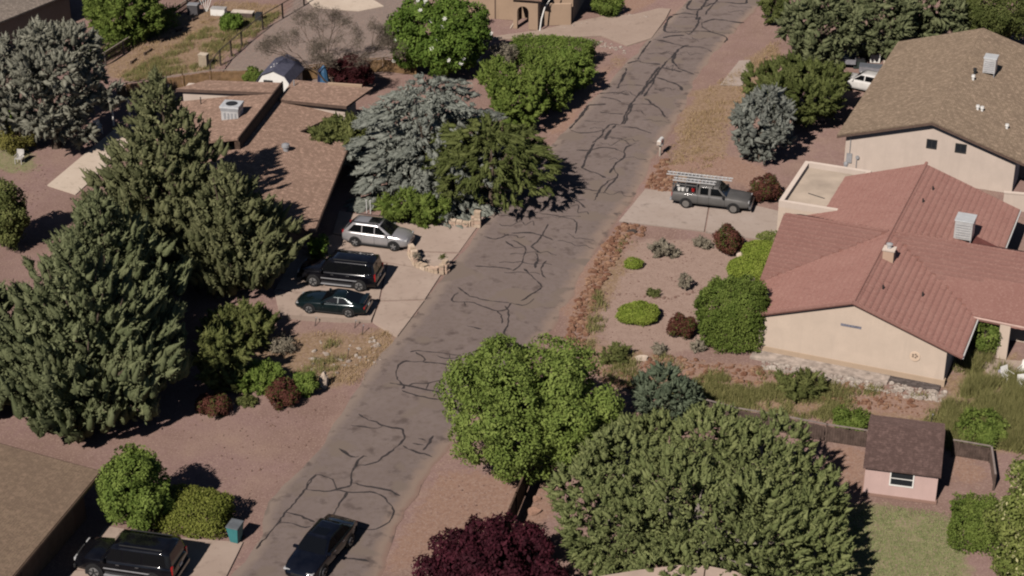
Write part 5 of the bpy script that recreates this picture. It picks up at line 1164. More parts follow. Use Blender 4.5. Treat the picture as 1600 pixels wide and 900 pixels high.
def vehicle(name, label, cat, pos, yaw, sp, group=None):
    root = empty(name, (pos[0], pos[1], pos[2]), label, cat, group, rz=math.radians(yaw)); pm = sp['paint']
    L, W = sp['L'], sp['W']
    st = []
    for x, zb, zt, w in sp['stations']:
        hh = zt-zb
        st.append((x, [(w*.80, zb), (w*.95, zb+.06), (w*.985, zb+.32*hh), (w, zb+.55*hh), (w*.985, zb+.80*hh), (w*.95, zt-.05), (w*.87, zt), (w*.45, zt+.025), (0, zt+.035)]))
    V, F = loft(st); body = MB().add(V, F).build('body', pm, root, smooth=True)
    for p in body.data.polygons: p.use_smooth = True
    # cabin
    xa0, xa1, xr1, xr0, zb, zr, wb, wr = sp['cabin']
    def cx(t, front): return (xa0+(xa1-xa0)*t) if front else (xr0+(xr1-xr0)*t)
    lev = [(0, 0), (.5, .5), (.86, .9), (1.0, 1.0)]; secs = []
    V = []
    for t, _ in lev:
        w = wb+(wr-wb)*t; z = zb+(zr-zb)*t; 
        for q in range(7):
            s_ = q/6; x = cx(t, True)*(1-s_)+cx(t, False)*s_; bulge = 0
            V.append((x, w, z))
        for q in range(7):
            s_ = 1-q/6; x = cx(t, True)*(1-s_)+cx(t, False)*s_; V.append((x, -w, z))
    m = 14; F = []
    for i in range(3):
        for k in range(m): F.append((i*m+k, i*m+(k+1) % m, (i+1)*m+(k+1) % m, (i+1)*m+k))
    base = len(V)
    for q in range(7):
        s_ = q/6; x = cx(1, True)*(1-s_)+cx(1, False)*s_; V.append((x, wr*.55, zr+.045*(1-abs(s_-.5)*.6))); V.append((x, -wr*.55, zr+.045*(1-abs(s_-.5)*.6)))
    for q in range(6):
        a, b2 = 3*m+q, 3*m+q+1; c_, d2 = base+2*q, base+2*q+2
        F.append((a, b2, d2, c_)); F.append((c_, d2, d2+1, c_+1)); F.append((c_+1, d2+1, 3*m+13-q-1, 3*m+13-q))
    F.append((3*m+0, base, base+1, 3*m+13)); F.append((3*m+6, base+13, base+12)[::-1]+()) if False else None
    F.append((3*m+6, 3*m+7, base+13, base+12))
    roofp = MB().add(V, F).build('cabin', pm, root)
    me = roofp.data; me.polygons.foreach_set('use_smooth', np.ones(len(me.polygons), bool))
    if sp.get('roof_col'):
        q = MB(); q.box(xr1+.1, xa1-.08, -wr*.5, wr*.5, zr+.03, zr+.055); q.build('roof_panel', sp['roof_col'], roofp)
    # side glass
    for x0b, x1b, x0t, x1t in sp['side']:
        for s_ in (1, -1):
            t0, t1 = .10, .84; y0 = wb+(wr-wb)*t0+.012; y1 = wb+(wr-wb)*t1+.012; z0 = zb+(zr-zb)*t0; z1 = zb+(zr-zb)*t1
            pts = [(x0b, s_*y0, z0), (x1b, s_*y0, z0), (x1t, s_*y1, z1), (x0t, s_*y1, z1)]
            pin = [(x, y-s_*.04, z) for x, y, z in pts]
            MB().add(pts+pin, [(0, 1, 2, 3), (7, 6, 5, 4), (0, 4, 5, 1), (1, 5, 6, 2), (2, 6, 7, 3), (3, 7, 4, 0)]).build('side_window', CARGLASS, roofp)
    def screen(front, nm):
        t0, t1 = (.06, .92); xo = .014 if front else -.014
        pts = [(cx(t0, front)+xo, -(wb+(wr-wb)*t0)*.90, zb+(zr-zb)*t0+.012), (cx(t0, front)+xo, (wb+(wr-wb)*t0)*.90, zb+(zr-zb)*t0+.012), (cx(t1, front)+xo, (wb+(wr-wb)*t1)*.88, zb+(zr-zb)*t1+.012), (cx(t1, front)+xo, -(wb+(wr-wb)*t1)*.88, zb+(zr-zb)*t1+.012)]
        pin = [(x-xo*3, y, z-.02) for x, y, z in pts]
        MB().add(pts+pin, [(0, 1, 2, 3), (7, 6, 5, 4), (0, 4, 5, 1), (1, 5, 6, 2), (2, 6, 7, 3), (3, 7, 4, 0)]).build(nm, CARGLASS, roofp)
    screen(True, 'windshield'); screen(False, 'rear_window')
    # wheels
    R = sp['wheel']
    for x in sp['axles']:
        for s_ in (1, -1):
            yo = W*.5
            arch = MB(); n = 12; ring = [(x+(R+.075)*math.cos(math.pi*i/n), R+(R+.075)*math.sin(math.pi*i/n)) for i in range(n+1)]+[(x-(R+.075), .22), (x+(R+.075), .22)]
            k = len(ring); V = [(u, s_*(yo*.90), z) for u, z in ring]+[(u, s_*(yo+.006), z) for u, z in ring]
            arch.add(V, [tuple(range(k)), tuple(range(2*k-1, k-1, -1))]+[(i, k+i, k+(i+1) % k, (i+1) % k) for i in range(k)]).build('wheel_arch', sp.get('arch', TRIM), root)
            wy = s_*(yo-.09)
            ty = MB().lathe((x, wy, R), [(R*.62, -.11), (R*.93, -.115), (R, -.08), (R, .08), (R*.93, .115), (R*.62, .11)], 20, 'Y').build('wheel', RUBBER, root)
            MB().lathe((x, wy+s_*.118, R), [(R*.66, -.012), (R*.62, .012)], 18, 'Y').build('rim', sp.get('rim', ALLOY), ty)
            sp_ = MB()
            for i in range(5):
                a = i*1.2566+.3; sp_.tube([(x, wy+s_*.134, R), (x+math.cos(a)*R*.58, wy+s_*.134, R+math.sin(a)*R*.58)], [.03, .045], 5)
            if sp.get('spokes', True): sp_.build('wheel_spoke_star', sp.get('spoke_m', TRIM), ty)
    for nm, mt_, x, y, z, sx, sy, sz in sp['bits']:
        for s_ in ((1, -1) if y else (1,)):
            MB().rbox((x, s_*y, z), sx, sy, sz).build(nm, mt_, root, bevel=min(sx, sy, sz)*.25)
    for z_, x_ in sp.get('seams', []): pass
    return root
def seam_list(xs, W, z0, z1): return [('door_seam', TRIM, x, W/2-.002, (z0+z1)/2, .014, .012, z1-z0) for x in xs]
SILVER = paint('silver_paint', (.56, .54, .545), .28, .6); BLACKP = paint('black_paint', (.004, .004, .006), .12, 0, .35); TEALP = paint('dark_teal_paint', (.008, .017, .019), .14, .3); GREYP = paint('matt_grey_paint', (.105, .10, .095), .6, .1, .05); NAVYP = paint('dark_navy_paint', (.004, .005, .010), .1, 0, .4)
# silver crossover
sp = dict(paint=SILVER, L=4.6, W=1.8, wheel=.345, axles=(1.32, -1.33), cabin=(1.20, .22, -1.55, -2.18, 1.00, 1.60, .84, .64),
  stations=[(-2.28, .45, .80, .74), (-2.2, .30, 1.02, .86), (-1.6, .24, 1.06, .90), (-.6, .22, 1.04, .90), (.5, .22, 1.03, .90), (1.1, .24, 1.02, .89), (1.6, .26, .99, .87), (1.95, .28, .93, .83), (2.18, .33, .82, .74), (2.32, .42, .66, .55)],
  side=[(.88, .02, .26, .02), (-.04, -.85, -.04, -.85), (-.91, -1.85, -.91, -1.45)], rim=TRIM, spoke_m=ALLOY,
  bits=[('headlight', LAMP, 2.10, .62, .78, .24, .30, .12), ('tail_light', TAILRED, -2.17, .74, .95, .14, .18, .26), ('mirror', SILVER, .82, .97, 1.08, .16, .16, .14), ('roof_rail', TRIM, -.75, .62, 1.70, 1.9, .04, .05), ('grille', TRIM, 2.27, 0, .62, .1, .7, .16), ('front_bumper', TRIM, 2.27, 0, .40, .1, 1.2, .12), ('rear_bumper', TRIM, -2.27, 0, .45, .1, 1.4, .16), ('sunroof', CARGLASS, -.15, 0, 1.668, .75, .8, .02), ('licence_plate', PLATE, -2.30, 0, .78, .03, .32, .12), ('sill', TRIM, 0, .88, .26, 2.0, .05, .1), ('door_handle', CHROME, -.62, .905, .88, .18, .03, .03), ('door_handle', CHROME, .28, .905, .88, .18, .03, .03)]+seam_list((.95, 0, -.9), 1.8, .32, 1.0))
vehicle('parked_car', 'silver crossover parked farthest from camera on the left driveway', 'car', (*(-8.79,6.05,0.00)[:2], .04), -15.5, sp, 'cars on the left driveway')
# big black SUV, two of them
sp = dict(paint=BLACKP, L=5.2, W=2.0, wheel=.39, axles=(1.52, -1.50), cabin=(1.15, .55, -2.35, -2.5, 1.16, 1.86, .93, .76),
  stations=[(-2.58, .50, .95, .84), (-2.5, .36, 1.16, .96), (-1.8, .30, 1.20, 1.0), (-.6, .28, 1.18, 1.0), (.6, .28, 1.17, 1.0), (1.2, .30, 1.16, .99), (1.9, .32, 1.12, .97), (2.45, .36, 1.02, .92), (2.6, .48, .85, .82)],
  side=[(.92, .05, .55, .05), (-.03, -.95, -.03, -.95), (-1.05, -2.2, -1.05, -2.1)],
  bits=[('headlight', LAMP, 2.5, .70, .90, .14, .34, .18), ('tail_light', TAILRED, -2.52, .86, 1.02, .1, .16, .46), ('mirror', BLACKP, .95, 1.1, 1.22, .16, .2, .18), ('roof_rack', DARKM, -.9, .66, 1.95, 2.2, .05, .05), ('running_board', GREYM, 0, 1.0, .34, 2.0, .14, .05), ('side_moulding', GREYM, -.3, 1.0, .72, 2.6, .02, .06), ('grille', CHROME, 2.6, 0, .78, .06, .9, .22), ('front_bumper', TRIM, 2.6, 0, .48, .12, 1.7, .2), ('rear_bumper', BLACKP, -2.6, 0, .52, .16, 1.8, .2), ('licence_plate', PLATE, -2.6, 0, .85, .03, .32, .14), ('door_handle', CHROME, -.75, 1.0, 1.0, .18, .03, .03), ('door_handle', CHROME, .25, 1.0, 1.0, .18, .03, .03)])
vehicle('parked_suv', 'black SUV between the silver crossover and the green coupe', 'suv', (*(-10.82,0.44,0.00)[:2], .04), 167, sp, 'cars on the left driveway')
vehicle('parked_suv', 'black SUV on the driveway at the lower left', 'suv', (*(-18.49,-30.18,0.00)[:2], .04), 167, sp)
# low dark teal coupe
sp = dict(paint=TEALP, L=4.55, W=1.78, wheel=.32, axles=(1.28, -1.22), cabin=(.62, -.20, -.85, -2.02, .82, 1.20, .78, .54),
  stations=[(-2.25, .42, .72, .72), (-2.15, .28, .86, .84), (-1.5, .22, .90, .89), (-.4, .2, .85, .88), (.5, .2, .84, .88), (1.1, .2, .82, .88), (1.7, .22, .74, .85), (2.1, .26, .62, .76), (2.28, .34, .50, .55)],
  side=[(.40, -.5, -.16, -.5), (-.56, -1.25, -.56, -.90)],
  bits=[('headlight', LAMP, 2.05, .58, .60, .2, .3, .05), ('tail_light', TAILRED, -2.2, .6, .70, .1, .4, .14), ('mirror', TEALP, .42, .93, .86, .16, .16, .12), ('spoiler', TEALP, -2.05, 0, .98, .26, 1.4, .04), ('rear_bumper', TEALP, -2.26, 0, .45, .12, 1.5, .22), ('licence_plate', PLATE, -2.30, 0, .62, .03, .32, .12), ('sill', TRIM, 0, .86, .24, 1.8, .05, .08)]+seam_list((.62, -.55), 1.78, .28, .82))
vehicle('parked_coupe', 'low dark teal coupe nearest the camera on the left driveway', 'car', (*(-11.00,-3.17,0.00)[:2], .04), 168, sp, 'cars on the left driveway')
# sedan driving on the road
sp = dict(paint=NAVYP, L=4.8, W=1.84, wheel=.34, axles=(1.4, -1.38), cabin=(1.0, .22, -1.2, -1.9, .96, 1.44, .83, .62),
  stations=[(-2.4, .42, .80, .72), (-2.28, .28, .98, .86), (-1.6, .22, 1.02, .91), (-.5, .2, .98, .92), (.6, .2, .97, .92), (1.1, .22, .95, .91), (1.75, .24, .88, .89), (2.2, .28, .76, .80), (2.4, .38, .6, .62)],
  side=[(.82, -.1, .25, -.1), (-.18, -1.0, -.18, -1.0), (-1.07, -1.55, -1.07, -1.22)],
  bits=[('headlight', LAMP, 2.18, .62, .68, .22, .36, .1), ('tail_light', TAILRED, -2.3, .62, .84, .12, .4, .14), ('mirror', NAVYP, .80, .93, .99, .16, .24, .13), ('grille', TRIM, 2.36, 0, .56, .1, .7, .16), ('licence_plate', PLATE, -2.4, 0, .66, .03, .32, .12), ('rear_bumper', NAVYP, -2.4, 0, .45, .12, 1.5, .2), ('sunroof', CARGLASS, -.2, 0, 1.478, .6, .75, .02), ('door_handle', CHROME, -.7, .925, .82, .18, .03, .03), ('door_handle', CHROME, .2, .925, .82, .18, .03, .03)])
p_ = (-9.38,-29.18,0.00); vehicle('moving_car', 'dark navy sedan driving on the road at the bottom', 'car', (p_[0], p_[1], .09), -113, sp)
# pickup with cap frame and ladders
p_ = (13.75,11.95,0.00)
sp = dict(paint=GREYP, L=5.4, W=1.85, wheel=.36, axles=(1.62, -1.66), cabin=(1.12, .45, -.82, -.92, 1.08, 1.68, .88, .70), spokes=False, rim=plain('wheel_dusty', (.15, .138, .126), .6),
  stations=[(-2.68, .48, 1.08, .88), (-2.62, .40, 1.12, .91), (-1.8, .36, 1.12, .92), (-.95, .34, 1.12, .92), (0, .34, 1.10, .92), (1.1, .34, 1.08, .92), (1.9, .36, 1.02, .90), (2.55, .40, .96, .88), (2.68, .50, .82, .82)],
  side=[(.92, .0, .48, .0), (-.16, -.72, -.16, -.72)],
  bits=[('headlight', LAMP, 2.62, .66, .84, .1, .3, .16), ('tail_light', TAILRED, -2.66, .82, .92, .06, .14, .3), ('mirror', TRIM, .9, 1.03, 1.16, .14, .18, .2), ('grille', TRIM, 2.66, 0, .84, .08, .9, .2), ('front_bumper', CHROME, 2.74, 0, .52, .16, 1.8, .2), ('rear_bumper', GREYM, -2.74, 0, .52, .14, 1.7, .16), ('door_handle', CHROME, -.05, .925, 1.0, .16, .03, .03)]+seam_list((1.0, -.1, -.86), 1.85, .42, 1.08))
pk = vehicle('pickup_truck', 'matt grey extended cab pickup on the right driveway', 'truck', (p_[0], p_[1], .04), -15.5, sp)
cf = MB()
for s_ in (1, -1):
    for x in (-2.6, -1.75, -.95): cf.rbox((x, s_*.86, 1.42), .07, .06, .62)
    cf.rbox((-1.78, s_*.86, 1.72), 1.74, .06, .07)
for x in (-2.6, -1.75, -.95, .1): cf.rbox((x, 0, 1.76), .06, 1.78, .06)
cf.build('ladder_rack', GREYP, pk)
MB().rbox((-1.8, 0, 1.135), 1.6, 1.5, .05).build('bed_cover', TRIM, pk); MB().rbox((-1.4, .2, 1.74), .9, 1.3, .03).build('rack_shelf', GREYP, pk)
jb = np.random.default_rng(9)
def on_truck(x, y, z): a = math.radians(-15.5); return (p_[0]+x*math.cos(a)-y*math.sin(a), p_[1]+x*math.sin(a)+y*math.cos(a), .04+z)
for i, (x, y, h_, mt_, lb) in enumerate(((-2.2, -.62, .20, WHITE, 'white bucket at the tail end of the pickup bed, near side'), (-1.95, -.60, .22, WHITE, 'second white bucket from the tail along the near bed side'), (-1.68, -.62, .20, WHITE, 'third white bucket from the tail along the near bed side'), (-2.35, -.2, .34, WHITE, 'taller white bucket in the rear of the pickup bed'), (-1.25, -.55, .26, TAILRED, 'dark red fuel can in the pickup bed behind the cab'))):
    o = on_truck(x, y, 1.16); r_ = empty('bucket' if mt_ is WHITE else 'fuel_can', o, lb, 'bucket' if mt_ is WHITE else 'can', 'load in the pickup bed')
    MB().lathe(o, [(.10, 0), (.125, h_), (.105, h_), (.09, .04)], 12).build('shell', mt_, r_)
    MB().tube([(o[0]-.12, o[1], o[2]+h_*.9), (o[0], o[1]-.04, o[2]+h_*1.15), (o[0]+.12, o[1], o[2]+h_*.9)], .008, 5).build('handle', GREYM, r_)
def ladder(label, y0, x0, x1, z, wdt):
    r_ = empty('ladder', on_truck((x0+x1)/2, y0, z), label, 'ladder', 'ladders on the pickup rack')
    T = lambda V: np.array([on_truck(*v) for v in np.asarray(V)])
    for s_ in (-1, 1): MB(T).rbox(((x0+x1)/2, y0+s_*wdt/2, z), x1-x0, .035, .09).build('rail', METAL, r_)
    for x in np.arange(x0+.2, x1, .26): MB(T).rbox((x, y0, z), .075, wdt, .035).build('rung', METAL, r_)
ladder('long aluminium ladder on the far side of the pickup rack', .55, -3.3, 1.25, 1.86, .42)
ladder('shorter aluminium ladder on the near side of the pickup rack', -.35, -2.7, .25, 1.86, .42)

# ------------------------------------------------------------------ fences
def fence(name, label, pts, h, post_m, board_m, bay=2.4, style='boards', top_m=None, z0=0.0):
    c = np.mean(np.array([p[:2] for p in pts]), 0); root = empty(name, (c[0], c[1], 0), label, 'fence')
    for a, b_ in zip(pts[:-1], pts[1:]):
        a = np.array(a[:2]); b_ = np.array(b_[:2]); L = np.linalg.norm(b_-a); n = max(1, round(L/bay)); yaw = math.degrees(math.atan2(*(b_-a)[::-1])); T = frame(a, yaw)
        for i in range(n+1): MB(T).box(L*i/n-.055, L*i/n+.055, -.055, .055, -.2, h+.08).build('post', post_m, root)
        for i in range(n):
            x0, x1 = L*i/n+.06, L*(i+1)/n-.06
            MB(T).box(x0-.115, x1+.115, -.045, .045, h+.081, h+.125).build('top_rail', top_m or post_m, root)
            if style == 'boards':
                q = MB(T); x = x0; j = np.random.default_rng(i+int(abs(a[0])*7))
                while x < x1-.05:
                    w = min(.14, x1-x); q.box(x, x+w-.012, .0+j.uniform(-.004, .004), .022, .04, h-.02+j.uniform(-.03, .02)); x += .14
                tag(q.build('board_panel', board_m, root), kind='stuff')
                MB(T).box(x0, x1, .024, .06, .25, .33).build('rail', board_m, root); MB(T).box(x0, x1, .024, .06, h-.3, h-.22).build('rail', board_m, root)
            elif style == 'rails':
                for k, zz in enumerate((.35, .8)): MB(T).box(x0, x1, -.03, .03, zz-.05, zz+.05).build('rail', board_m, root)
                q = MB(T)
                for x in np.arange(x0, x1, .16): q.box(x, x+.05, .03, .05, .05, h)
                tag(q.build('picket_panel', board_m, root), kind='stuff')
            else:
                q = MB(T)
                for zz in (.3, .6, .9): q.tube([(x0, 0, zz), (x1, 0, zz)], .008, 4)
                tag(q.build('wire', DARKM, root), kind='stuff')
    return root
FENCE_D = plain('weathered_dark_wood', (.085, .060, .050), .9, .1, .4, 3); FENCE_B = plain('brown_fence_wood', (.20, .125, .065), .9, .1, .35, 2.5); FENCE_P = plain('grey_fence_post', (.24, .20, .165), .9, .1, .2, 3)
fence('board_fence', 'dark weathered fence behind the pink shed', [(10.34,-15.55,0.00), (12.36,-16.64,0.00), (15.07,-17.57,0.00), (17.05,-18.35,0.00), (19.24,-19.00,0.00)], 1.0, FENCE_D, FENCE_D, 2.2, top_m=plain('rail_grey', (.19, .155, .14), .9))
fence('board_fence', 'short dark fence corner right of the pink shed', [(23.64,-19.76,0.00), (25.49,-20.40,0.00), (25.09,-23.03,0.00)], .9, FENCE_D, FENCE_D, 1.9, top_m=MAT['rail_grey'])
fence('board_fence', 'dark board fence between the round green tree and the purple tree', [(-1.32,-32.07,0.00), (1.22,-21.39,0.00), (1.73,-19.26,0.00)], 1.45, DARKWOOD, DARKWOOD, 2.4)
fence('rail_fence', 'rail fence with pale posts at the upper left garden', [(-34.64,36.90,0.00), (-33.28,39.23,0.00), (-31.31,44.71,0.00), (-29.33,50.22,0.00), (-27.93,55.02,0.00)], 1.0, FENCE_P, DARKWOOD, 3.0, 'rails')
fence('board_fence', 'brown board fence between the vegetable plot and the stepped roof', [(-30.75,31.35,0.00), (-30.15,32.16,0.00), (-24.01,34.92,0.00), (-20.47,35.20,0.00)], 1.1, FENCE_B, FENCE_B, 2.4, top_m=FENCE_P)
fence('board_fence', 'brown board fence behind the blue tarp and plum tree', [(-17.33,35.48,0.00), (-13.96,36.90,0.00), (-10.39,37.77,0.00), (-7.75,36.90,0.00)], 1.1, FENCE_B, FENCE_B, 2.4)
fence('wire_fence', 'thin wire fence along the grey back drive', [(-24.21,36.33,0.00), (-23.85,39.23,0.00), (-22.68,43.62,0.00), (-21.42,47.91,0.00), (-20.04,50.89,0.00), (-18.53,54.32,0.00), (-17.47,58.24,0.00)], 1.2, plain('rusty_post', (.05, .038, .03), .8), DARKM, 3.0, 'wire')

# ------------------------------------------------------------------ rocks
def rock_arr(r, n):
    bm = bmesh.new(); bmesh.ops.create_icosphere(bm, subdivisions=1, radius=1); V = np.array([v.co[:] for v in bm.verts]); F = np.array([[v.index for v in f.verts] for f in bm.faces]); bm.free()
    return V, F
def rocks(name, label, polys, n, size, mat, seed, zmul=.6):
    r = np.random.default_rng(seed); V0, F0 = rock_arr(r, 0); pts = []
    areas = [abs(sum(p[i][0]*p[(i+1) % len(p)][1]-p[(i+1) % len(p)][0]*p[i][1] for i in range(len(p))))/2 for p in polys]
    for poly, a in zip(polys, areas):
        q = np.array([p[:2] for p in poly]); k = int(n*a/sum(areas)); got = np.zeros((0, 2))
        while len(got) < k:
            c = r.uniform(q.min(0), q.max(0), (k*3, 2)); got = np.vstack([got, c[inpoly(c[:, 0], c[:, 1], poly)]])
        pts.append(got[:k])
    p = np.concatenate(pts); n = len(p); s = size[0]+(size[1]-size[0])*r.uniform(0, 1, n)**2.5
    V = V0[None]*(1+.22*r.normal(size=(n, len(V0), 1)))*s[:, None, None]*r.uniform(.65, 1.2, (n, 1, 3)); V[..., 2] *= zmul
    a = r.uniform(0, 6.28, n); ca, sa = np.cos(a)[:, None], np.sin(a)[:, None]; x = V[..., 0]*ca-V[..., 1]*sa; V[..., 1] = V[..., 0]*sa+V[..., 1]*ca; V[..., 0] = x
    c0 = p.mean(0); V[..., 0] += (p[:, 0]-c0[0])[:, None]; V[..., 1] += (p[:, 1]-c0[1])[:, None]; V[..., 2] += (hz(p[:, 0], p[:, 1])+s*.18)[:, None]
    F = (F0[None]+(len(V0)*np.arange(n))[:, None, None]).reshape(-1, 3); me = raw_mesh(name, V.reshape(-1, 3), tris=F)
    at = me.attributes.new('v', 'FLOAT', 'POINT'); at.data.foreach_set('value', np.repeat(r.uniform(0, 1, n), len(V0)).astype(np.float32))
    return tag(put(name, me, mat, None, (c0[0], c0[1], 0)), label, 'rocks', kind='stuff')
def rockmat(name, c1, c2, k=.68):
    c1 = tuple(x*k for x in c1); c2 = tuple(x*k for x in c2)
    m, nt, b = nodes(name, .95, .1); c = mixc(nt, attr(nt, 'v'), c1, c2); c = mixc(nt, ramp(nt, noise(nt, 7, 4), .4, .7), c, tuple(x*.7 for x in c1)); nt.links.new(c, b.inputs['Base Color']); bump(nt, b, noise(nt, 14, 4), .03, .6); return m
REDROCK = rockmat('red_rock', (.24, .115, .075), (.46, .29, .19)); PALEROCK = rockmat('pale_rock', (.34, .28, .24), (.52, .46, .40), .9); PINKROCK = rockmat('pink_rock', (.28, .17, .14), (.40, .27, .22))
rocks('border_rocks', 'red rocks bordering the road along the gravel garden', [[(8.64,9.09),(8.01,9.49),(6.97,8.49),(5.88,5.19),(4.90,1.50),(3.87,-2.84),(3.22,-6.90),(3.48,-8.46),(4.36,-8.07),(4.61,-4.49),(5.89,0.61),(6.73,3.78),(7.88,7.11)],
[(11.24,21.04),(10.32,18.49),(9.36,15.04),(10.31,14.39),(11.28,14.28),(11.71,16.24),(11.23,17.81)],
[(7.98,8.89),(9.04,8.69),(8.74,7.31),(8.11,7.50)]], 900, (.07, .26), REDROCK, 2)
rocks('bank_rocks', 'broken red rock on the bank under the red tiled house', [[(3.98,-8.30),(4.73,-8.30),(4.86,-9.98),(6.11,-11.09),(7.45,-10.35),(7.52,-9.22),(9.07,-8.61),(11.26,-9.37),(14.89,-10.42),(14.67,-12.18),(11.00,-12.18),(8.49,-11.46),(6.74,-13.04),(5.14,-12.18),(4.27,-10.72)],
[(14.76,-11.46),(19.44,-12.18),(23.45,-14.17),(22.79,-15.69),(18.02,-14.31)]], 620, (.06, .22), REDROCK, 3)
rocks('edging_stones', 'thin line of small stones edging the gravel garden', [[(7.31,6.92),(7.47,6.72),(6.17,2.41),(5.66,0.17),(5.52,0.61),(6.11,2.86)],
[(5.50,0.17),(5.70,-0.00),(5.07,-4.49),(4.47,-8.30),(4.24,-8.30),(4.89,-4.08)],
[(5.63,-0.70),(10.00,-1.31),(14.27,1.15),(16.05,2.41),(16.00,2.04),(14.30,0.70),(9.97,-1.74),(5.61,-1.13)]], 150, (.06, .13), PINKROCK, 4)
rocks('footing_rubble', 'pale rubble along the foot of the cream gable wall', [[(14.62,-8.92),(24.76,-13.04),(24.17,-14.17),(21.77,-13.47),(18.36,-12.04),(14.53,-10.27)]], 520, (.06, .22), PALEROCK, 5)
rocks('bed_stones', 'scattered pale stones on the straw bank below the coupe', [[(-11.56,-6.11),(-7.71,-6.11),(-7.52,-9.22),(-9.65,-10.72),(-11.81,-11.46),(-12.40,-9.22)],
[(-10.62,-8.07),(-9.11,-8.07),(-8.99,-9.60),(-10.49,-9.60)]], 70, (.05, .2), PALEROCK, 6)
rocks('verge_stones', 'loose stones on the verges and the vegetable plot', [[(11.29,21.63),(16.08,27.16),(22.56,45.66),(22.47,39.53),(16.43,25.90),(14.71,15.91),(11.77,15.91)],
[(4.95,29.75),(7.91,40.27),(8.66,39.53),(5.67,29.10)],
[(9.66,43.31),(7.33,45.34),(6.99,43.77),(8.49,41.32)],
[(-24.42,37.77),(-22.24,41.02),(-23.26,36.90)]], 160, (.04, .14), PINKROCK, 7)
rocks('apron_edge_stones', 'pale kerb stones curving along the side road mouth', [[(6.52,45.66),(9.41,43.77),(9.72,42.54),(9.32,41.93),(8.56,42.84),(6.38,44.71)],
[(2.47,47.26),(8.41,51.22),(8.45,50.89),(2.52,46.78)],
[(9.87,52.24),(11.22,51.22),(12.63,52.24),(12.60,51.73),(11.17,50.55),(9.84,51.73)]], 90, (.08, .18), PALEROCK, 8)
rocks('gravel_stones', 'loose pebbles scattered over the pink gravel yards', [[(-16.83,-15.01),(-11.46,-15.01),(-8.80,-12.18),(-10.50,-17.70),(-12.58,-23.92),(-13.42,-25.08),(-14.05,-22.73),(-18.55,-17.70)],
[(6.05,-0.27),(11.94,-1.99),(11.04,-7.68),(5.33,-7.68)],
[(6.77,6.14),(12.73,6.63),(14.18,4.25),(12.02,-1.13),(6.88,0.17)],
[(-36.91,18.72),(-33.04,22.22),(-32.42,11.12),(-35.05,11.12)],
[(12.09,19.87),(15.28,19.29),(18.04,15.36),(12.68,15.91)],
[(-3.71,-21.82),(1.69,-21.82),(1.94,-26.22),(-3.22,-26.78)]], 800, (.025, .08), PINKROCK, 9)
def boulder(label, pos, s, mat, seed, grp=None, name='boulder'):
    r = np.random.default_rng(seed); bm = bmesh.new(); bmesh.ops.create_icosphere(bm, subdivisions=2, radius=1)
    for v in bm.verts: v.co = Vector((v.co.x*s[0], v.co.y*s[1], v.co.z*s[2]))*(1+.16*math.sin(v.co.x*4+seed)+.12*math.sin(v.co.z*5+v.co.y*4))+Vector(tuple(r.normal(size=3)*.03*s[0]))
    me = bpy.data.meshes.new(name); bm.to_mesh(me); bm.free()
    return tag(put(name, me, mat, None, (pos[0], pos[1], float(hz(pos[0], pos[1]))+s[2]*.6)), label, 'rock', grp)
BST = plain('boulder_pale', (.46, .38, .31), .95, .1, .25, 4, bmp=.03); BSR = plain('boulder_red', (.28, .17, .125), .95, .1, .3, 4, bmp=.03)
boulder('pale standing stone beside the round green bush', (-10.76,-12.40,0.00), (.3, .28, .6), BST, 1, name='standing_stone')
G = 'stones beside the dark board fence'
boulder('largest flat grey stone beside the dark board fence', (1.11,-25.08,0.00), (.45, .3, .14), BSR, 2, G); boulder('small round stone beside the fence, farthest of three', (1.26,-23.92,0.00), (.25, .2, .12), BSR, 3, G); boulder('small stone beside the fence at the purple tree', (0.52,-26.33,0.00), (.2, .15, .12), BSR, 4, G)
boulder('pale stone at the foot of the red rock border by the bank', (7.62,-9.37,0.00), (.35, .3, .2), BST, 5); boulder('pale stone at the garage shrub', (14.91,4.06,0.00), (.28, .25, .3), BST, 6); boulder('dark hollow stone at the top of the rock border', (8.05,7.89,0.00), (.4, .22, .14), plain('boulder_dark', (.05, .04, .035), .95), 7)

# ------------------------------------------------------------------ stone walls of separate stones
STONE = [plain('wall_stone_%s' % n, c, .95, .1, .25, 5, bmp=.02) for n, c in (('buff', (.43, .34, .26)), ('sand', (.37, .285, .21)), ('rose', (.40, .29, .22)))]
def stone_wall(name, label, path, seed, th=.38):
    """path: list of (point, height): courses of separate stones"""
    r = np.random.default_rng(seed); c = np.mean(np.array([p[0][:2] for p in path]), 0); root = empty(name, (c[0], c[1], 0), label, 'wall'); root['kind'] = 'thing'
    for (a, ha), (b_, hb) in zip(path[:-1], path[1:]):
        a = np.array(a[:2]); b_ = np.array(b_[:2]); L = np.linalg.norm(b_-a); T = frame(a, math.degrees(math.atan2(*(b_-a)[::-1]))); x = 0
        while x < L-.05:
            w = min(r.uniform(.34, .6), L-x); h = ha+(hb-ha)*(x+w/2)/L+r.uniform(-.05, .05); z = 0
            while z < h-.06:
                dz = min(r.uniform(.2, .32), h-z); q = MB(T); q.rbox((x+w/2, r.uniform(-.03, .03), z+dz/2), w-.025, th*r.uniform(.85, 1.1), dz-.02, r.uniform(-.06, .06), r.uniform(-.04, .04))
                q.build('stone', STONE[r.integers(3)], root, bevel=.035); z += dz
            x += w
    return root
stone_wall('stone_planter_wall', 'curved buff stone wall with end piers on the parking driveway', [((-6.62,4.06,0.00), 1.0), ((-6.39,3.51,0.00), .95), ((-6.10,2.68,0.00), .45), ((-5.33,2.04,0.00), .32), ((-4.67,1.68,0.00), .5), ((-4.34,1.68,0.00), .9), ((-4.14,2.04,0.00), .95)], 1)
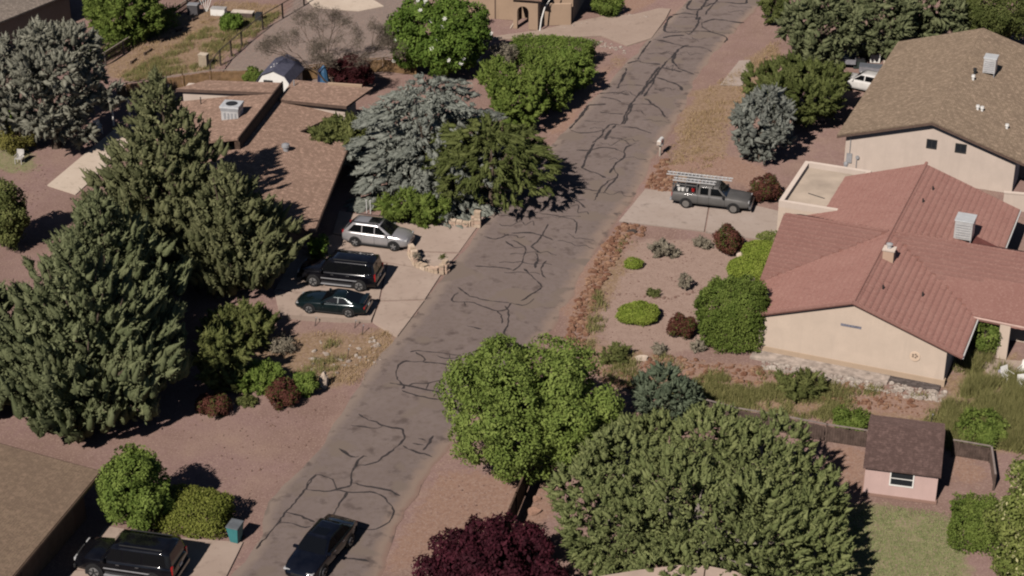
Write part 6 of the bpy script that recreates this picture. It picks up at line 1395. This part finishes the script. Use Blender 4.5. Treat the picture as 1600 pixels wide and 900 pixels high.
stone_wall('stone_road_wall', 'low buff stone wall with piers at the road end of the shrubs', [((-4.75,9.19,0.00), .8), ((-4.45,9.09,0.00), .75), ((-4.27,8.99,0.00), .38), ((-2.76,8.69,0.00), .38), ((-2.54,8.69,0.00), 1.15), ((-2.07,8.59,0.00), 1.2)], 2)
for lb, p, mt in (('dry plant on the left pier of the curved stone wall', (-6.14,2.26,0.90), SAGE), ('dark plant on the right pier of the curved stone wall', (-4.42,2.26,0.90), OLIVE)):
    r_ = np.random.default_rng(int(p[0]*10) % 97); n_ = 14; A_s = unit(r_.normal(size=(n_, 3))+np.array([0, 0, .8])); C_s = np.zeros((n_, 3))
    e_ = empty('pier_plant', p, lb, 'plant'); put('crown', leaf_mesh('crown', *clump_leaves(r_, C_s, A_s, A_s, np.full(n_, .34), np.full(n_, .1), 22, (.14, .035), 'tuft')), mt, e_)

# ------------------------------------------------------------------ street and yard furniture
BINM = plain('teal_plastic', (.05, .20, .205), .5, .35, .1); o = (-13.77,-27.66,0.00); r_ = empty('wheelie_bin', o, 'teal wheelie bin with a grey lid at the driveway corner', 'bin')
T = frame(o, -20)
V = []
for z, s_ in ((.06, .21), (.95, .32), (1.02, .34)): V += [(x*s_, y*s_*1.1, z) for x, y in ((-1, -1), (1, -1), (1, 1), (-1, 1))]
MB(T).add(V, [(3, 2, 1, 0), (8, 9, 10, 11)]+[(i*4+k, i*4+(k+1) % 4, i*4+4+(k+1) % 4, i*4+4+k) for i in range(2) for k in range(4)]).build('bin_body', BINM, r_, bevel=.03)
MB(T).slab([(-.34, -.38, 1.03), (.34, -.38, 1.03), (.34, .36, 1.10), (-.34, .36, 1.10)], .05).build('lid', plain('bin_lid', (.12, .13, .14), .5), r_, bevel=.02)
for s_ in (-1, 1):
    MB(T).add([(s_*.27+dx, .26+.12*math.cos(k*.6283), .12+.12*math.sin(k*.6283)) for dx in (-.03, .03) for k in range(10)], [tuple(range(10)), tuple(range(19, 9, -1))]+[(k, (k+1) % 10, 10+(k+1) % 10, 10+k) for k in range(10)]).build('wheel', RUBBER, r_)
MB(T).tube([(-.25, .42, 1.0), (.25, .42, 1.0)], .02, 6).build('handle', BINM, r_)
o = (10.80,20.68,0.00); r_ = empty('mailbox', o, 'white mailbox on a post at the right road edge', 'mailbox'); T = frame(o, -22)
MB(T).box(-.06, .06, -.06, .06, -.1, .95).build('post', plain('mail_post', (.38, .33, .28), .9), r_)
q = MB(T); n_ = 8; pr = [(-.16, .95), (.16, .95)]+[(.16*math.cos(math.pi*i/n_), 1.2+.16*math.sin(math.pi*i/n_)) for i in range(n_+1)]
k = len(pr); q.add([(u, -.36, z) for u, z in pr]+[(u, .36, z) for u, z in pr], [tuple(range(k)), tuple(range(2*k-1, k-1, -1))]+[(i, k+i, k+(i+1) % k, (i+1) % k) for i in range(k)]); q.build('mail_case', WHITE, r_)
MB(T).box(-.15, .15, -.385, -.362, .98, 1.22).build('door', CREAM2, r_); MB(T).box(.165, .18, -.2, -.05, 1.1, 1.4).build('flag', TAILRED, r_); MB(T).box(-.2, .2, -.2, .2, .86, .948).build('shelf', WHITE, r_)
# bench, hydrant, pipes by the shrubs
o = (-7.73,9.79,0.00); r_ = empty('wooden_bench', o, 'plain wooden bench behind the silver car', 'bench'); T = frame(o, -14); WOODL = plain('bench_wood', (.21, .13, .09), .8, .2, .25, 4)
for i in range(3): MB(T).box(-.8, .8, -.25+i*.17, -.10+i*.17, .44, .49).build('seat_plank', WOODL, r_)
for x in (-.65, .65):
    for y in (-.2, .2): MB(T).box(x-.045, x+.045, y-.045, y+.045, 0, .44).build('leg', WOODL, r_)
o = (-8.24,10.50,0.00); r_ = empty('fire_hydrant', o, 'small red hydrant among the shrubs behind the bench', 'hydrant'); REDP = plain('hydrant_red', (.38, .015, .018), .4, .4)
MB().lathe(o, [(.17, 0), (.17, .06), (.12, .08), (.12, .5), (.15, .52), (.15, .58), (.11, .68), (.04, .76)], 14).build('barrel', REDP, r_)
for s_ in (-1, 1): MB().tube([(o[0], o[1], o[2]+.4), (o[0]+s_*.2, o[1], o[2]+.4)], .055, 8).build('nozzle', REDP, r_)
for i, (px_, lb) in enumerate((((-9.92,10.81,0.00), 'left of two thin pale pipes at the dark house corner'), ((-9.65,10.71,0.00), 'right of two thin pale pipes at the dark house corner'))):
    r_ = empty('pipe_post', px_, lb, 'pipe', 'pipes at the house corner'); MB().lathe(px_, [(.03, 0), (.03, .95)], 8).build('pipe', PLATE, r_); MB().lathe((px_[0], px_[1], .95), [(.05, 0), (.05, .05)], 8).build('cap', PLATE, r_)
for i, (p, h_, lb) in enumerate((((-12.05,-4.58,0.00), .55, 'thin stake beside the coupe front wheel'), ((-9.60,-4.98,0.00), .5, 'thin stake at the coupe rear bumper'), ((-9.09,-5.71,0.00), .6, 'leaning stake on the driveway edge'), ((-9.74,-8.69,0.00), .7, 'tall stake in the straw bank'), ((22.92,-17.17,0.00), 1.0, 'dark stake on the bank behind the pink shed'))):
    r_ = empty('garden_stake', p, lb, 'stake', 'stakes'); z_ = float(hz(p[0], p[1])); MB().tube([(p[0], p[1], z_-.1), (p[0]+.12, p[1]+.1, z_+h_)], .022, 6).build('rod', DARKM, r_); MB().rbox((p[0]+.12, p[1]+.1, z_+h_), .07, .07, .05).build('tip', GREYM, r_)
def chair(label, o, yaw, mat, grp):
    r_ = empty('garden_chair', o, label, 'chair', grp); T = frame(o, yaw)
    MB(T).box(-.27, .27, -.25, .25, .40+o[2], .44+o[2]).build('seat', mat, r_, bevel=.01); MB(T).slab([(-.27, .25, .45+o[2]), (.27, .25, .45+o[2]), (.27, .38, .95+o[2]), (-.27, .38, .95+o[2])], .035).build('backrest', mat, r_)
    for x in (-.24, .24):
        for y in (-.22, .22): MB(T).box(x-.025, x+.025, y-.025, y+.025, o[2], .40+o[2]).build('leg', mat, r_)
        MB(T).box(x-.03, x+.03, -.25, .3, .62+o[2], .65+o[2]).build('armrest', mat, r_)
WDULL = plain('dull_white_plastic', (.42, .40, .37), .6)
G = 'white garden chairs at the upper left'
chair('white chair on the pink gravel beside the yellow green shrub', (-35.61,19.29,0.00), -10, WDULL, G); chair('white chair beside the pale path below the juniper', (-31.02,24.90,0.00), 30, WHITE, G)
G = 'white chairs on the back terrace'
chair('white terrace chair beside the lavender cushion', (28.36,-12.12,0.05), 30, WHITE, G); chair('white terrace chair at the right picture edge', (29.39,-11.54,0.05), -40, WHITE, G); chair('nearest white terrace chair at the right picture edge', (29.03,-13.13,0.05), 10, WHITE, G)
MBc = MB(); o = (28.54,-11.05,0.06); MBc.rbox((o[0], o[1], .14), .7, .55, .16, .3); tag(MBc.build('cushion', plain('lavender_cloth', (.33, .31, .40), .9), None, bevel=.05), 'lavender cushion lying on the back terrace', 'cushion')
# frame at the end of the pale path, leaning board, goose necked pipe
o = (-30.16,26.40,0.00); r_ = empty('pergola_frame', o, 'white post and bar frame at the end of the pale path', 'frame'); T = frame(o, -10)
MB(T).box(-.05, .05, -.05, .05, 0, 2.2).build('post', WHITE, r_); MB(T).box(1.3, 1.4, -.05, .05, 0, 2.2).build('post', WHITE, r_); MB(T).box(-.15, 1.6, -.06, .06, 2.2, 2.32).build('beam', PALE, r_)
o = (-27.17,31.48,0.00); r_ = empty('leaning_board', o, 'tan board with a white edge behind the tallest conifer', 'board'); T = frame(o, -15)
MB(T).slab([(-.3, 0, 1.2), (.3, 0, 1.2), (.3, .4, 0.0), (-.3, .4, 0.0)], .04).build('panel', plain('tan_board', (.36, .29, .22), .9), r_); MB(T).box(.305, .36, -.02, .3, 0, 1.25).build('edge_strip', WHITE, r_)
# vegetable plot
def crate(name, label, cat, o, yaw, sx, sy, sz, mat, lid):
    r_ = empty(name, o, label, cat); T = frame(o, yaw); MB(T).box(-sx/2, sx/2, -sy/2, sy/2, 0, sz).build('case', mat, r_, bevel=.02); MB(T).box(-sx/2-.03, sx/2+.03, -sy/2-.03, sy/2+.03, sz, sz+.06).build('lid', lid, r_, bevel=.015)
    return r_
crate('compost_box', 'pale upright box at the edge of the vegetable plot', 'box', (-25.16,38.94,0.00), -14, .7, .55, 1.05, plain('buff_board', (.33, .27, .20), .9), plain('buff_lid', (.40, .34, .27), .9))
crate('storage_chest', 'white chest beside the round bush in the vegetable plot', 'chest', (-25.75,51.73,0.00), -10, 1.3, .7, .6, WHITE, plain('grey_lid', (.40, .38, .36), .7))
crate('dark_bin', 'dark upright box at the far corner of the vegetable plot', 'box', (-27.97,51.90,0.00), -8, .9, .7, .9, plain('dark_grey_board', (.08, .075, .08), .8), GREYM)
crate('covered_table', 'long pale covered table behind the round garden bush', 'table', (-23.51,50.89,0.00), -10, 1.9, .7, .55, plain('table_skirt', (.10, .07, .06), .9), plain('pale_cover', (.46, .40, .34), .8))
crate('water_barrel', 'black barrel at the right of the covered table', 'barrel', (-22.01,50.05,0.00), -10, .55, .55, .7, plain('barrel_dark', (.03, .032, .036), .6), DARKM)
o = (-27.00,52.59,0.00); r_ = empty('pole_tripod', o, 'bundle of white poles splayed upwards in the plot', 'poles')
for i in range(5): a = i*.35-.7; MB().tube([(o[0]+a*.15, o[1], 0), (o[0]+a*.9, o[1]+.1*i, 1.5)], .028, 6).build('pole', WHITE, r_)
for i, (a, b_) in enumerate((((-27.80,50.05,0.00), (-27.40,50.72,0.00)), ((-28.75,47.26,0.00), (-28.30,47.91,0.00)), ((-29.64,44.71,0.00), (-29.25,45.66,0.00)), ((-23.59,47.26,0.00), (-23.10,48.56,0.00)), ((-24.47,44.87,0.00), (-24.02,45.98,0.00)), ((-30.50,41.62,0.00), (-30.07,42.84,0.00)), ((-31.24,39.53,0.00), (-30.95,40.57,0.00)))):
    T = frame(a, math.degrees(math.atan2(b_[1]-a[1], b_[0]-a[0]))); L = math.hypot(b_[0]-a[0], b_[1]-a[1]); r_ = empty('bed_edging', a, 'short dark board edging a vegetable bed, %s' % ('nearest the far corner box', 'second along the fence side', 'middle of the fence side row', 'right of the round bush', 'between round bush and pale box', 'fourth along the fence side', 'nearest the juniper')[i], 'board', 'edging boards in the vegetable plot')
    MB(T).box(0, L, -.03, .03, -.03, .18).build('plank', FENCE_D, r_); MB(T).box(-.03, .03, -.07, .07, -.03, .26).build('peg', FENCE_D, r_)
# blue covered bundle, white post
o = (-14.94,34.64,0.00); r_ = empty('blue_tarp_bundle', o, 'upright bundle wrapped in blue tarp beside the plum tree', 'tarp'); BL = plain('blue_tarp', (.035, .10, .19), .5, .3, .3, 3); BL2 = plain('navy_tarp', (.02, .03, .07), .5)
MB().lathe(o, [(.42, 0), (.46, .3), (.36, .8), (.30, 1.2), (.16, 1.6), (.03, 1.75)], 9).build('wrap', BL, r_); MB().lathe((o[0]-.12, o[1]+.15, o[2]), [(.46, 0), (.44, .7), (.36, 1.25), (.05, 1.6)], 9).build('inner_wrap', BL2, r_)
o = (-16.75,34.36,0.00); r_ = empty('standpipe', o, 'white capped post right of the barn shaped shed', 'post'); MB().tube([(o[0], o[1], 0), (o[0]-.25, o[1], .9)], .09, 8).build('post', CREAM2, r_); MB().lathe((o[0]-.27, o[1], .9), [(.05, 0), (.16, .06), (.16, .2), (.04, .28)], 10).build('cap', WHITE, r_)
# yard clutter beside the brown roofed house
sp2 = dict(paint=paint('white_paint_car', (.62, .60, .57), .35, .05), L=4.4, W=1.76, wheel=.32, axles=(1.25, -1.25), cabin=(.9, .2, -1.3, -1.9, .95, 1.45, .8, .6),
  stations=[(-2.2, .42, .8, .7), (-2.1, .28, .96, .84), (-1.5, .22, .99, .87), (-.4, .2, .97, .88), (.6, .2, .96, .88), (1.1, .22, .94, .87), (1.7, .24, .88, .85), (2.05, .28, .76, .76), (2.2, .38, .6, .6)],
  side=[(.75, -.1, .22, -.1), (-.18, -1.0, -.18, -1.0)], bits=[('headlight', LAMP, 2.0, .6, .68, .2, .34, .1), ('tail_light', TAILRED, -2.1, .6, .82, .1, .36, .14), ('mirror', WHITE, .78, .94, .98, .14, .18, .12), ('grille', TRIM, 2.16, 0, .54, .1, .7, .14), ('licence_plate', PLATE, -2.2, 0, .64, .03, .32, .12)])
o = (28.01,33.80,0.00); vehicle('parked_car', 'white car half hidden behind the olive brown roof', 'car', (o[0], o[1], 0), 148, sp2)
o = (26.60,39.08,0.00); r_ = empty('utility_trailer', o, 'grey utility trailer under the pines at the upper right', 'trailer'); T = frame(o, -8); GT = plain('trailer_grey', (.20, .195, .21), .6)
MB(T).box(-1.4, 1.4, -.7, .7, .5, .58).build('deck', plain('deck_grey', (.33, .32, .34), .7), r_)
for y0, y1 in ((-.74, -.7), (.7, .74)): MB(T).box(-1.4, 1.4, y0, y1, .45, .85).build('side_board', GT, r_)
for x0 in (-1.44, 1.4): MB(T).box(x0, x0+.04, -.74, .74, .45, .85).build('end_board', GT, r_)
MB(T).tube([(-.4, -.2, .45), (-.7, -1.6, .35)], .05, 6).build('drawbar', PLATE, r_); MB(T).box(.3, 1.0, -.5, .4, .58, .8).build('dark_cover', DARKM, r_)
for s_ in (-1, 1): MB(T).lathe((0, s_*.82, .3), [(.3, -.08), (.3, .08)], 14, 'Y').build('wheel', RUBBER, r_)
crate('white_crate', 'white open crate under the pines at the upper right', 'crate', (29.87,40.12,0.00), -10, .8, .7, .7, WHITE, PALE); crate('grey_tool_chest', 'dull grey chest beside the white crate', 'chest', (29.10,37.77,0.00), -15, 1.8, .8, .5, GT, plain('tarp_slate', (.13, .14, .16), .6))
crate('feed_bag_box', 'buff box nearest the olive brown roof edge', 'box', (30.71,38.64,0.00), 10, .7, .6, .5, BST, PALE); crate('dark_barrel_box', 'dark green box left of the grey chest', 'box', (28.28,38.79,0.00), 0, .9, .7, .6, plain('dark_green_box', (.03, .04, .035), .6), DARKM)
# fallen twigs and leaf litter under the mesquite
